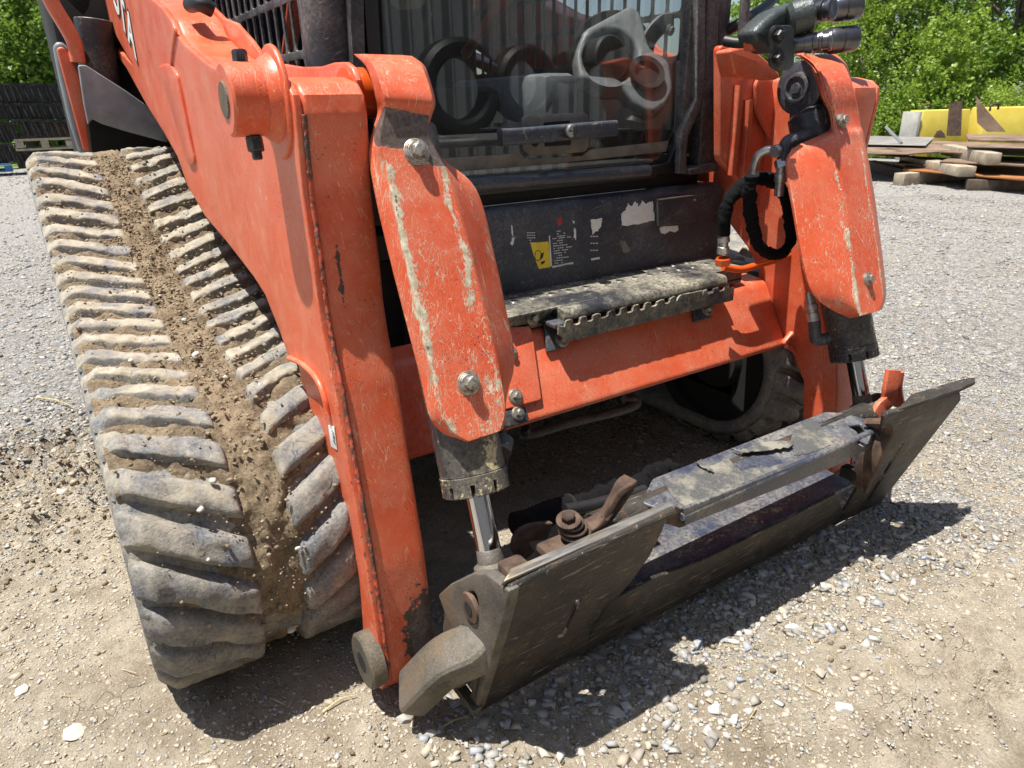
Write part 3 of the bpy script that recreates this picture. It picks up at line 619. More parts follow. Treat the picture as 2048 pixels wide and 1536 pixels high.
tree(G(1825, 18.8), 1.15, 1.0, 'pale weedy bush at the foot of the bright tree', M['leaf_bright'], 7000, .06, 32, 'bush', 7, .1, .7, name='bush')
tree(G(2035, 18.0), 1.25, 1.4, 'grassy green bush above the right yellow block', M['leaf_bright'], 9000, .06, 33, 'bush', 8, .1, .6, name='bush')
tree(G(1955, 19.5), 1.0, 1.3, 'spreading low bush behind the rusty triangle plate', M['leaf_bright'], 8000, .06, 34, 'bush', 8, .1, .6, name='bush')
# grass bank
c0 = G(1640, 16.4); c1 = G(2350, 14.2); c2 = G(2300, 45); c3 = G(1500, 45)
gp = pydata('grass_bank', [c0+(0, 0, .02), c1+(0, 0, .02), c2+(0, 0, .25), c3+(0, 0, .25)], [(0, 1, 2, 3)], M['grass_soil'], None, None); tag(gp, kind='structure')
d0 = G(-250, 19.8); d1 = G(400, 22.5); pydata('grass_verge', [d0+(0, 0, .02), d1+(0, 0, .02), G(400, 60)+(0, 0, .1), G(-250, 60)+(0, 0, .1)], [(0, 1, 2, 3)], M['grass_soil'], None, None)['kind'] = 'structure'
r = np.random.default_rng(3); GV = []; tn = []; N = 26000
uu, vv = r.uniform(0, 1, N), r.uniform(0, 1, N)**2*.45
B = (c0*(1-uu)[:, None]+c1*uu[:, None])*(1-vv)[:, None]+(c3*(1-uu)[:, None]+c2*uu[:, None])*vv[:, None]; B[:, 2] = .02+.1*vv
hh = r.uniform(.06, .22, N)*(.6+.8*fbm(B[:, :2]*.7, 2, 3)); a = r.uniform(0, 6.28, N); w = np.stack([np.cos(a), np.sin(a), 0*a], -1)*.008; ln = r.normal(size=(N, 3))*.06; ln[:, 2] = 0
V = np.stack([B-w, B+w, B+ln+np.stack([0*hh, 0*hh, hh], -1)], 1).reshape(-1, 3)
gb = fast_mesh('grass', V, np.arange(N*3).reshape(N, 3), M['grass_blade']); attr(gb, 'tone', np.repeat(r.uniform(0, 1, N), 3)); tag(gb, 'tall unmown grass beyond the rusty steel', 'grass', kind='stuff')
# ------------------------------------------------------------------ right hand background: yellow blocks, steel, timber
def quadbox(name, A, B, dep, h, z0, mat, parent=None, taper=0, bev=.02):
    A = np.asarray(A, float); B = np.asarray(B, float); d = _n(B-A); nn_ = np.array([-d[1], d[0], 0])
    V = [A+(0, 0, z0), B+(0, 0, z0), B+nn_*dep+(0, 0, z0), A+nn_*dep+(0, 0, z0)]; V = [np.array(v) for v in V]
    T = [V[0]+nn_*taper+d*taper, V[1]+nn_*taper-d*taper, V[2]-nn_*taper-d*taper, V[3]-nn_*taper+d*taper]; T = [t+np.array([0, 0, h]) for t in T]
    o = merge(name, [(V+T, [(0,3,2,1),(4,5,6,7),(0,1,5,4),(1,2,6,5),(2,3,7,6),(3,0,4,7)])], mat, parent)
    return bevel_obj(o, bev) if bev else o
DB = 15.6
A = G(1852, DB-.5); B = G(1958, DB+.2); A2 = G(1978, DB); B2 = G(2130, DB+.5)
blk = empty('concrete_block', tuple(A), 'yellow painted concrete block with a bare grey end, left of the pair', 'concrete block', 'yellow concrete blocks')
quadbox('block_body', A, B, .45, .86, 0, M['yellow_concrete'], blk, .05); dd_ = _n(B-A); nn_ = np.array([-dd_[1], dd_[0], 0])
quadbox('bare_end', A+nn_*.44-dd_*.05+(0, 0, 0), A-dd_*.05+nn_*.02, .055, .84, .0, M['bare_concrete'], blk, 0, .003)
tag(quadbox('concrete_block', A2, B2, .75, .88, 0, M['yellow_concrete'], None, .05), 'rust streaked yellow concrete block at the right edge', 'concrete block', 'yellow concrete blocks')
for px, s in ((1862, .22), (2000, .25)):
    p = G(px, DB+.1 if px < 1900 else DB-1.0); lf = tube('lifting_loop', [p+(0, .1, .84), p+(.02, .1, .93), p+(s, .1, .94), p+(s+.02, .1, .86)], .018, M['rust_brown'], None, 8)
    tag(lf, 'rusty lifting loop on top of the left yellow block' if px < 1900 else 'rusty lifting loop on top of the right yellow block', 'lifting loop')
simple('steel_sheet', (.26, .245, .23), .6, .2, .3, 4)
def slab(name, pts, th, mat, label, cat='steel plate', group='scrap steel piled on timbers', z=0.0, tilt=0):
    """pts = list of (px, dist) on the ground, at height z (+tilt*index)"""
    P = [G(a, b, z+tilt*i) for i, (a, b) in enumerate(pts)]; n_ = np.cross(P[1]-P[0], P[-1]-P[0]); n_ = _n(n_)*np.sign(n_[2])
    top = [p+n_*th for p in P]; k = len(P)
    o = merge(name, [(P+top, [tuple(range(k))[::-1], tuple(range(k, 2*k))]+[(i, (i+1) % k, (i+1) % k+k, i+k) for i in range(k)])], mat, None)
    bevel_obj(o, .003, 1); return tag(o, label, cat, group)
def beam(px0, d0_, px1, d1_, w, h, z, mat, label, name='timber', cat='timber', group='timbers under the scrap steel'):
    A = G(px0, d0_, z); B = G(px1, d1_, z); o = quadbox(name, A, B, w, h, 0, mat, None, 0, .006); return tag(o, label, cat, group)
beam(1838, 10.9, 2080, 13.0, .16, .15, 0, M['timber'], 'weathered timber lowest at the front of the pile, left end showing')
beam(1752, 13.3, 1835, 11.6, .15, .14, 0, M['timber_dark'], 'dark timber on the gravel behind the right arm')
beam(1985, 10.6, 1850, 12.4, .20, .12, .16, M['timber'], 'short squared timber pointing forward in the middle of the pile')
beam(2032, 10.6, 1930, 12.4, .16, .14, .30, M['timber'], 'pale grey timber topmost in the pile at the right')
beam(1975, 10.5, 2120, 10.7, .15, .13, 0, M['timber_dark'], 'dark timber lowest at the right edge of the pile')
slab('steel_plate', [(1832, 11.3), (2120, 10.2), (2140, 12.4), (1838, 13.4)], .02, M['rust_orange'], 'orange rusted steel plate lowest in the pile', z=.155)
slab('steel_plate', [(1815, 11.6), (1960, 11.2), (1985, 12.6), (1835, 13.2)], .015, M['rust_plate'], 'brown plate offcut on the lower timbers', z=.21)
slab('steel_plate', [(1905, 11.0), (2100, 10.6), (2110, 12.0), (1940, 12.3)], .02, M['rust_plate'], 'grey brown plate between the two squared timbers', z=.285)
slab('steel_plate', [(1690, 11.4), (1838, 11.2), (1900, 11.6), (2110, 11.0), (2120, 13.0), (1900, 14.0), (1700, 15.2)], .018, M['rust_plate'], 'widest brown steel plate lying across the pile', z=.36, tilt=.006)
slab('steel_plate', [(1700, 12.6), (1870, 12.2), (1885, 14.6), (1700, 15.4)], .012, M['steel_sheet'], 'greyish steel sheet on top at the left of the pile', z=.425)
slab('steel_plate', [(1955, 11.1), (2130, 10.6), (2140, 12.2), (1948, 12.5)], .03, M['rust_plate'], 'thick dark plate stacked highest at the right', z=.545)
slab('steel_plate', [(1770, 12.1), (1830, 11.6), (1845, 12.4), (1790, 12.9)], .015, M['rust_brown'], 'small rusty offcut sticking out low on the left', z=.30)
def upright(pts, dist, th, mat, label, name='steel_plate', lean=.25):
    P = []
    for (x, y) in pts:
        h = ray(x, y); q = h/np.linalg.norm(h[:2])*dist; P.append(EYE+q)
    base = np.mean(P, 0); n_ = -_n([base[0], base[1], 0]); P = [p-n_*0+np.array([0, 0, 0])-n_*(p[2])*lean for p in P]
    n2 = _n(np.cross(P[1]-P[0], P[2]-P[0])); n2 = n2*np.sign(np.dot(n2, EYE-P[0])); k = len(P); Q = [p-n2*th for p in P]
    o = merge(name, [(P+Q, [tuple(range(k)), tuple(range(k, 2*k))[::-1]]+[(i, (i+1) % k, (i+1) % k+k, i+k) for i in range(k)])], mat, None)
    bm = bmesh.new(); bm.from_mesh(o.data); bmesh.ops.recalc_face_normals(bm, faces=bm.faces); bm.to_mesh(o.data); bm.free()
    return tag(o, label, 'steel plate', 'steel offcuts leaning on the yellow blocks')
upright([(1898, 207), (1925, 201), (1922, 272), (1893, 272)], 14.7, .02, M['rust_brown'], 'narrow rusty steel strip leaning upright on the left yellow block', lean=.1)
upright([(1952, 192), (1975, 222), (2012, 264), (1974, 264), (1954, 246)], 13.9, .015, M['rust_plate'], 'tall triangular rusty plate leaning between the yellow blocks', lean=.1)
upright([(1868, 272), (1874, 262), (1882, 260), (1889, 268), (1892, 276), (1866, 276)], 14.6, .015, M['rust_brown'], 'small round topped rusty offcut at the foot of the left yellow block', lean=.05)
A = EYE+ray(1772, 254)/np.linalg.norm(ray(1772, 254)[:2])*12.2; B = EYE+ray(1803, 286)/np.linalg.norm(ray(1803, 286)[:2])*11.6
tag(cyl('steel_rod', A, B, .02, M['zinc'], None), 'grey steel rod resting slantwise on the top sheet', 'rod')
A = EYE+ray(1700, 242)/np.linalg.norm(ray(1700, 242)[:2])*18.4; B = EYE+ray(1835, 246)/np.linalg.norm(ray(1835, 246)[:2])*18.4
tag(cyl('gate_rail', A, B, .045, M['white_pipe'], None), 'white pipe rail low above the grass', 'rail')
for q, s in ((A, 0), (B, 1)): pass
# ------------------------------------------------------------------ left background: stacked track frames on pallets
def ang(px, py, dist): d = ray(px, py); return EYE+d/np.linalg.norm(d[:2])*dist
def layer(px0, px1, y0, y1, dist, nb, label, rusty=(), lean=.12):
    A = ang(px0, y1, dist); B = ang(px1, y1, dist); h = (ang(px0, y0, dist)-A)[2]; root = empty('steel_bundle', tuple((A+B)/2), label, 'steel bundle', 'bundles of track frames stacked on pallets')
    d = _n([B[0]-A[0], B[1]-A[1], 0]); back = np.array([-d[1], d[0], 0]); back = back*np.sign(np.dot(back, A)) if True else back
    L = np.linalg.norm(B-A)
    for k in range(nb):
        t = (k+.5)/nb; p = A+(B-A)*t; w = L/nb*random.uniform(.30, .5)
        q = [p+d*(-w/2)-back*0, p+d*(w/2), p+d*(w*.62)+back*.12, p+d*(-w*.62)+back*.12]; up = np.array([0, 0, h*random.uniform(.84, .95)])-d*lean*h*random.uniform(.6, 1.4); q = [z_+back*random.uniform(-.03, .03) for z_ in q]
        V = [x+np.array([0, 0, .01]) for x in q]+[x+up for x in q]
        o = merge('bar', [(V, [(0,3,2,1),(4,5,6,7),(0,1,5,4),(1,2,6,5),(2,3,7,6),(3,0,4,7)])], M['rust_brown'] if k in rusty else M['track_link_steel'], root, None); bevel_obj(o, .012, 1)
    merge('band', [v_box((A+B)/2+np.array([0, 0, h*.95])+back*.03-d*lean*h*.9, (.04, .04, .05), None)], M['rust_brown'], root)
    V = []; m = (A+B)/2+back*.45
    bo = merge('inner_stack', [v_box(m+np.array([0, 0, h*.45]), (L, .55, h*.88), np.array([d, back, (0, 0, 1.0)]))], M['track_link_steel'], root, None)
    for k in range(nb*2):
        t = (k+random.random())/(nb*2); p = A+(B-A)*t; s = .05+.05*random.random(); V.append(v_box(p+np.array([0, 0, h*.94])-d*lean*h, (s*2.2, .14, s*.5), np.array([d, back, (0, 0, 1.0)])))
    merge('link_edge', V, M['track_link_steel'], root, None)
    return root
DL = 18.5
layer(-70, 132, 165, 206, DL+.1, 15, 'top bundle of black steel track frames, nearest the tree line')
layer(-60, 140, 206, 238, DL, 15, 'second bundle from the top of the black steel stack')
layer(42, 152, 238, 275, DL-.1, 9, 'third bundle down, above the weathered pallet, with two rusty bars', rusty=(6, 7))
layer(-70, 40, 242, 286, DL-.1, 9, 'bundle at the left edge beside the weathered pallet')
layer(-60, 36, 286, 326, DL-.15, 8, 'lowest bundle at the left edge standing on the blue pallet')
layer(36, 152, 302, 334, DL, 9, 'lowest bundle under the weathered pallet')
def pallet(px0, px1, y0, y1, dist, mat, label):
    A = ang(px0, y1, dist); B = ang(px1, y1, dist); h = (ang(px0, y0, dist)-A)[2]; d = _n([B[0]-A[0], B[1]-A[1], 0]); back = np.array([-d[1], d[0], 0]); back *= np.sign(np.dot(back, A))
    L = np.linalg.norm(B-A); ax = np.array([d, back, (0, 0, 1.0)]); root = empty('pallet', tuple((A+B)/2), label, 'pallet', 'pallets under the steel bundles')
    for z, nm in ((h*.9, 'deck_board'), (h*.1, 'deck_board')):
        for j in range(3): o = merge(nm, [v_box((A+B)/2+back*(.05+j*.45)+np.array([0, 0, z]), (L, .12, h*.16), ax)], mat, root, None)
    for j in range(3): merge('block', [v_box(A+(B-A)*(.08+.42*j)+back*.1+np.array([0, 0, h*.5]), (.14, .2, h*.66), ax)], mat, root, None)
pallet(32, 152, 276, 300, DL-.25, M['timber'], 'weathered brown pallet between the steel bundles')
pallet(-60, 27, 328, 346, DL-.3, M['blue_timber'], 'blue pallet on the gravel under the lowest bundle')
# ================================================================== the compact track loader
L = empty('track_loader', (1.11, 2.3, 0), 'orange compact track loader with muddy rubber tracks and empty attachment coupler', 'track loader')
OR, OW, BK = M['orange_paint'], M['orange_worn'], M['black_paint']
MX = 1.11
def part(o, label=None):
    if label: o['label'] = label
    return o
def sub(o, par):                 # re-hang an object made under the loader beneath one of its parts
    o.parent = par; o.location = (0, 0, 0); return o
# ---------------------------------------------------------------- tracks
def track_profile():
    P = []
    c1, r1 = np.array([1.425, .300]), .275; c2, r2 = np.array([2.78, .70]), .27
    for a in np.linspace(-92, -268, 34): t = math.radians(a); P.append(c1+r1*np.array([math.cos(t), math.sin(t)]))
    P += [np.array(q) for q in ((1.58, .598), (1.82, .640), (2.05, .700), (2.30, .790), (2.50, .880), (2.62, .934))]
    for a in np.linspace(108, -60, 26): t = math.radians(a); P.append(c2+r2*np.array([math.cos(t), math.sin(t)]))
    P += [np.array((2.75, .30)), np.array((2.55, .06)), np.array((2.4, .028))]
    P = np.array(P); P = np.vstack([P, P[:1]])
    d = np.concatenate([[0], np.cumsum(np.linalg.norm(np.diff(P, axis=0), axis=1))]); s = np.arange(0, d[-1], .006)
    Q = np.stack([np.interp(s, d, P[:, 0]), np.interp(s, d, P[:, 1])], 1)
    for _ in range(10): Q = (np.roll(Q, 1, 0)+2*Q+np.roll(Q, -1, 0))/4
    T = np.roll(Q, -1, 0)-np.roll(Q, 1, 0); T /= np.linalg.norm(T, axis=1)[:, None]; Nn = np.stack([-T[:, 1], T[:, 0]], 1)
    c = np.array([2.0, .4]);
    if np.mean(np.sum(Nn*(Q-c), 1)) < 0: Nn = -Nn
    return s, Q, Nn
TS, TQ, TN = track_profile()
def tsurf0(s, h):
    s = np.mod(s, TS[-1]); y = np.interp(s, TS, TQ[:, 0]); z = np.interp(s, TS, TQ[:, 1]); ny_ = np.interp(s, TS, TN[:, 0]); nz_ = np.interp(s, TS, TN[:, 1])
    return y+ny_*h, z+nz_*h
XW = .45
tsurf = tsurf0
def make_track(x0, label, detailed=True, smax=2.42, dy=0.0):
    lab = 'rubber_track'
    def tsurf(s, h): y, z = tsurf0(s, h); return y+dy, z
    u = np.array([0, .004, .012, .02]+list(np.linspace(.04, XW-.04, 40))+[XW-.02, XW-.012, XW-.004, XW]); n_ = len(TS); hh = np.interp(u, [0, .012, .02, XW-.02, XW-.012, XW], [-.022, -.003, 0, 0, -.003, -.022])
    S_, U_ = np.meshgrid(TS, u, indexing='ij'); Hh = hh[None]+.004*(fbm(np.stack([S_*18, U_*18], -1), 3, 5)-.5)
    yy, zz = tsurf(S_, Hh); yi, zi = tsurf(TS, -.05)
    V = np.stack([x0+U_, yy, np.maximum(zz, .003)], -1).reshape(-1, 3); k = len(u); idx = np.arange(n_*k).reshape(n_, k); nx_ = np.roll(idx, -1, 0)
    F = np.stack([idx[:, :-1], idx[:, 1:], nx_[:, 1:], nx_[:, :-1]], -1).reshape(-1, 4)
    Vi = np.concatenate([np.stack([np.full(n_, x0+.002), yi, zi], 1), np.stack([np.full(n_, x0+XW-.002), yi, zi], 1)]); b = len(V); i = np.arange(n_); j = (i+1) % n_
    F = np.concatenate([F, np.stack([idx[i, 0], idx[j, 0], b+j, b+i], 1), np.stack([idx[i, -1], b+n_+i, b+n_+j, idx[j, -1]], 1), np.stack([b+i, b+j, b+n_+j, b+n_+i], 1)])
    tr_ = fast_mesh(lab, np.concatenate([V, Vi]), F, M['track_rubber'], L, True); part(tr_, label)
    tt = np.clip((S_-.35)/.8, 0, 1)*.34+.14; attr(tr_, 'dust', np.concatenate([tt.ravel(), np.full(2*n_, .3)]))
    # lugs
    pitch = .086; r = np.random.default_rng(int(x0*100)+3); nl = int((smax+.1)/pitch)
    for side in (0, 1):
        for q in range(nl if detailed else 14):
            s0 = -.10+q*pitch+(pitch*.5 if side else 0)+r.uniform(-.004, .004)
            na, nb = 30, 12; a = np.concatenate([[0, .015, .03], np.linspace(.05, .95, na-6), [.97, .985, 1]]); bb = np.array([-1, -.84, -.76, -.70, -.45, -.15, .15, .45, .62, .70, .80, 1]); A_, B_ = np.meshgrid(a, bb, indexing='ij')
            lip = np.clip(np.minimum(A_/.14, (1-A_)/.045), 0, 1)**.7; prof = np.interp(B_, [-1, -.84, -.76, -.70, -.15, .15, .45, .62, .80, 1], [0, .62, .90, 1.0, 1.0, 1.0, .96, .84, .46, 0])
            wn_ = fbm(np.stack([A_*5+q*3.1+side*40, B_*1.2+q], -1), 3, 8); hgt = .031*prof*lip*(.84+.38*wn_)+.003*prof*(fbm(np.stack([A_*16+q, B_*3], -1), 2, 48)-.5)-.006*np.clip((fbm(np.stack([A_*9+q*1.7, B_*2.5+side*9], -1), 2, 28)-.60)*8, 0, 1)*prof
            wid = (.0325+.0085*math.exp(-((s0-.25)/.35)**2))*(1+.16*(wn_-.5)); uu = .006+A_*.192
            if side: uu = XW-uu
            ss = s0-.104*A_**1.1+B_*wid+.004*np.sin(A_*5+q)
            y, z = tsurf(ss, hgt-.004); x = x0+uu-(1 if not side else -1)*.004*np.clip(1-A_/.06, 0, 1)*prof
            V = np.stack([x, y, np.maximum(z, .001)], -1).reshape(-1, 3); idx2 = np.arange(na*nb).reshape(na, nb)
            F = np.stack([idx2[:-1, :-1], idx2[:-1, 1:], idx2[1:, 1:], idx2[1:, :-1]], -1).reshape(-1, 4)
            if side: F = F[:, ::-1]
            lg = fast_mesh('lug', V, F, M['track_rubber'], L, True); sub(lg, tr_)
            dv = np.clip((s0-.25)/.9, 0, 1)*.26+.36+.55*(prof-.95)+.45*(wn_-.5); attr(lg, 'dust', np.broadcast_to(dv, A_.shape).ravel())
    return tr_
XW = .468
trL = make_track(-.016, 'left rubber track packed with dried mud')
trR = make_track(2*MX-XW, 'muddy rubber track on the far side', False, 2.4, .075)
def mud_layer(x0, tr_):
    s = np.arange(.02, 2.5, .0045); u = np.arange(.012, XW-.012, .0045); S_, U_ = np.meshgrid(s, u, indexing='ij')
    cen = np.exp(-((U_-XW/2)/.050)**2); half = np.where(U_ < XW/2, U_, XW-U_); pr = fbm(np.stack([S_*7, U_*7], -1), 4, 4); fi = fbm(np.stack([S_*55, U_*55], -1), 4, 14); md = fbm(np.stack([S_*20, U_*20], -1), 3, 24)
    amt = np.clip((S_-.30)/.55, 0, 1)*.85+.05; patch = np.clip((pr-.45)*8, 0, 1)
    h = -.002+.006*amt*np.clip(half/.03, 0, 1)+.014*cen*(.55+.45*amt)+.022*(md-.5)*(.4+amt)+.016*(fi-.5)
    # slope of packed soil against the front flank of every lug
    a = np.clip((half-.006)/.192, 0, 1); pitch = .086
    for side in (0, 1):
        ph = np.mod(S_-(-.10+(pitch*.5 if side else 0))+.104*a**1.1, pitch)/pitch; m = (U_ >= XW/2) if side else (U_ < XW/2)
        h = h+np.where(m, .009*np.clip((ph-.35)/.35, 0, 1)*np.clip((1-ph)/.2, 0, 1)*(.3+amt)*(half < .2), 0)
    h = h-.030*(1-np.clip(amt*1.1+patch*.95+cen*.9-.15, 0, 1))
    y, z = tsurf(S_, h); V = np.stack([x0+U_, y, z], -1).reshape(-1, 3); n1, n2 = S_.shape; idx = np.arange(n1*n2).reshape(n1, n2)
    keep = (h[:-1, :-1] > -.008)
    F = np.stack([idx[:-1, :-1], idx[:-1, 1:], idx[1:, 1:], idx[1:, :-1]], -1)[keep].reshape(-1, 4)
    m = fast_mesh('mud', V, F, M['mud'], L, True); sub(m, tr_); m['kind'] = 'stuff'; attr(m, 'tone', np.clip((fi-.4)*1.3, 0, .55).ravel())
    r = np.random.default_rng(4); N = 9000; ss = r.uniform(.1, 2.2, N); uu = np.where(r.uniform(0, 1, N) < .5, XW/2+r.normal(0, .05, N), r.uniform(.02, XW-.02, N)); ok = (uu > .015) & (uu < XW-.015) & (r.uniform(0, 1, N) < np.clip(ss*.8-.15, .02, 1)); ss, uu = ss[ok], uu[ok]
    y, z = tsurf(ss, .012+r.uniform(0, .016, len(ss))); sz = .0025+.0085*r.uniform(0, 1, len(ss))**4
    c = pebbles('mud_crumbs', np.stack([x0+uu, y, z], -1), sz, M['mud'], (.6, 1), r.uniform(.3, 1.0, len(ss)), seed=12, jit=.35); c.parent = L; c.location = -Vector(L.location); sub(c, tr_); c['kind'] = 'stuff'
    # small stones pressed in
    ss = np.array([.28, .62, .86, .99, 1.18, 1.02, .80, 1.33, .50, .58, .47]); uu = np.array([.24, .16, .25, .22, .235, .10, .30, .21, .12, .13, .27]); y, z = tsurf(ss, .024)
    c = pebbles('embedded_stones', np.stack([x0+uu, y, z], -1), np.array([.022, .016, .014, .02, .013, .013, .012, .011, .012, .016, .012]), M['stone'], (.5, .8), np.full(11, .92), np.full(11, .4), seed=2); c.parent = L; c.location = -Vector(L.location); sub(c, tr_); c['kind'] = 'stuff'
mud_layer(-.016, trL)
lathe('idler_shade_disc', (2*MX-XW+.02, 1.50, .30), (1, 0, 0), [(0, .05), (.0, .10), (.03, .12), (.03, .20), (.0, .22), (.0, .262), (.02, .262)], M['dark_matter'], L, 40); box('track_shade_fill', (2*MX-XW+.14, 2.15, .36), (.2, 1.5, .40), M['dark_matter'], L, .02)  # black disc and box added to darken the inside of the far track
for x0, sgn in ((0.0, 1), (2*MX-XW, -1)):
    for (cy, cz, rr) in ((1.425, .30, .20), (2.78, .70, .19), (1.95, .22, .12), (2.3, .20, .12)):
        lathe('idler_wheel' if rr > .15 else 'roller', (x0+.12, cy, cz), (1, 0, 0), [(0, rr*.3), (.0, rr), (.03, rr), (.04, rr*.75), (.17, rr*.75), (.18, rr), (.21, rr), (.212, rr*.3)], M['black_paint'], L, 40)
    box('track_frame', (x0+.23, 2.15, .40), (.16, 1.2, .22), M['frame_black'], L, .01)
# ---------------------------------------------------------------- chassis, under the cab
box('chassis', (MX, 2.45, .56), (1.22, 1.75, .40), M['dark_matter'], L, .01)
box('cab_floor', (MX, 2.15, .80), (1.10, 1.25, .06), M['dark_matter'], L, .005)
box('engine_housing', (MX, 3.30, 1.10), (1.25, .8, 1.0), M['dark_matter'], L, .02)
for sx in (-1, 1): box('inner_frame', (MX+sx*.56, 2.3, .62), (.05, 1.1, .5), M['dark_matter'], L, .01)
# ---------------------------------------------------------------- left loader arm
AX = .345
topw = [(AX, 2.35, 1.42), (AX, 3.4, 1.86)]; botw = [(AX, 3.4, 1.52), (AX, 2.75, 1.25)]
front = [(768,1368),(752,1260),(735,1150),(712,1020),(690,900),(668,780),(650,690),(638,620),(628,540),(616,460),(606,390),(598,310),(590,230),(583,190),(572,166),(552,154)]
top = [(520,158),(478,157),(454,153),(410,125),(369,90),(352,68),(341,40),(322,14)]
back = [(178,38),(218,89),(253,137),(294,212),(328,266),(355,314),(375,372),(410,433),(454,485),(485,525),(508,555),(530,590),(560,665),(576,712)]
lowA = [(584,722),(604,733),(628,760),(643,792),(652,830),(676,930),(700,1040),(716,1130),(724,1235),(728,1300),(742,1360),(762,1380)]
lowB = [(584,738),(592,780),(606,835),(628,905),(655,968),(690,1085),(716,1235),(720,1300),(740,1362),(762,1380)]
def arm(mx, name, label, x_in):
    f = (lambda q: np.array([2*MX-q[0], q[1], q[2]])) if mx else (lambda q: np.array(q, float))
    A_ = [f(q) for q in pix(front+top, X=AX)+topw+botw+pix(back+lowA, X=AX)]; B_ = [f(q) for q in pix(front+top, X=AX)+topw+botw+pix(back+lowB, X=AX)]
    xa = f((AX, 0, 0))[0]; n_ = (1, 0, 0) if mx else (-1, 0, 0); s = 1 if mx else -1
    body = prism(name, [B_], (xa-s*.012, 0, 0), n_, x_in-AX-.012, OR, L, .009); part(body, label)
    sp_ = prism('side_plate', [A_], (xa, 0, 0), n_, .0125, OR, L, .003); sub(sp_, body)
    return body, sp_
armL, sideL = arm(False, 'loader_arm', 'near left loader arm, scratched and chipped', .462)
armR, sideR = arm(True, 'loader_arm', 'far right loader arm', .462)
def dense(o, ln=.012):           # subdivide long edges so wear attributes have somewhere to live
    bm = bmesh.new(); bm.from_mesh(o.data)
    bmesh.ops.triangulate(bm, faces=bm.faces)
    for _ in range(6):
        e = [q for q in bm.edges if q.calc_length() > ln]
        if not e: break
        bmesh.ops.subdivide_edges(bm, edges=e, cuts=1)
        bmesh.ops.triangulate(bm, faces=bm.faces)
    bm.to_mesh(o.data); bm.free(); shade(o.data, 35)
def vco(o):
    a = np.zeros(len(o.data.vertices)*3, np.float32); o.data.vertices.foreach_get('co', a); return a.reshape(-1, 3)
def proj(V):
    q = (V-EYE)@RW; return np.stack([CX+FPX*q[:, 0]/q[:, 2], CY+FPX*q[:, 1]/q[:, 2]], 1)
def seg_dist(P, pl):
    P = np.asarray(P, float); d = np.full(len(P), 1e9)
    for a, b in zip(pl[:-1], pl[1:]):
        a = np.asarray(a, float); b = np.asarray(b, float); t = np.clip(((P-a)@(b-a))/max(1e-9, (b-a)@(b-a)), 0, 1); d = np.minimum(d, np.linalg.norm(P-(a+t[:, None]*(b-a)), axis=1))
    return d
# rub marks are laid out as lines on the part itself, in metres
def wear_line(o, pts3, w, amp=1.0, name='wear', base=None):
    d = seg_dist(vco(o), pts3); v = amp*np.exp(-(d/w)**2); return v if base is None else np.maximum(base, v)
dense(armL, .02); dense(sideL, .03)
V = vco(armL)
tipc = W(840, 1290, Y=1.03); ch = np.clip(1.5-np.linalg.norm((V-W(858, 1262, Y=1.02))/np.array([.062, .1, .105]), axis=1), 0, 1.2)
attr(armL, 'chip', ch*.9+.85*np.exp(-(seg_dist(V, pix([(657,432),(668,480),(678,520),(684,560),(692,615)], Y=1.116))/.006)**2)); attr(armL, 'bare', ch*.62)
seam = pix([(585,150),(590,230),(598,310),(606,390),(616,460),(628,540),(638,620),(650,690),(668,780),(690,900),(712,1020),(735,1150),(752,1260),(768,1368)], X=AX-.001)
attr(sideL, 'chip', .62*np.exp(-(seg_dist(vco(sideL), seam)/.007)**2)+.0)
# weld bead along the front seam
wb_ = tube('weld_bead', [p+np.array([.014, .0005, 0]) for p in seam[1:]], .0042, M['weld_bead'], L, 8, 14); sub(wb_, armL)
for a in wb_.data.vertices: a.co += Vector((0, 0, 0))*0
Vw = vco(wb_); Vw += ((fbm(Vw*170, 3, 2)-.5)*.004)[:, None]; wb_.data.vertices.foreach_set('co', Vw.ravel().astype(np.float32))
# taller inner plate of the arm, hump showing behind the top face
inn = pix([(415,6),(445,36),(470,46),(500,80),(520,108),(546,125),(600,134),(640,133),(665,125),(688,124),(702,135),(711,160),(715,250),(700,420),(560,330),(430,140),(390,20)], X=.462)
sub(prism('inner_plate', [inn], (.462, 0, 0), (-1, 0, 0), .012, OR, L, .004), armL)
# raised pressed rib on the side
for pts, th in (([(316,132),(326,127),(340,130),(352,148),(388,322),(383,332),(374,326),(322,160)], .008), ):
    q = pix(pts, X=AX-.006); sub(prism('pressed_rib', [rnd(q, .012)], (AX-.006, 0, 0), (-1, 0, 0), .010, OR, L, .0045), armL)
tube_ = tube('side_weld', [W(x, y, X=AX-.001) for x, y in ((352,60),(346,100),(343,135))], .0045, OR, L, 8); sub(tube_, armL)
# deep lower gusset lip
lip = [W(x, y, X=AX-.004) for x, y in ((578,716),(604,728),(632,756),(648,792),(656,830))]
sub(tube('gusset_lip', lip, .0055, OR, L, 10, 8), armL)
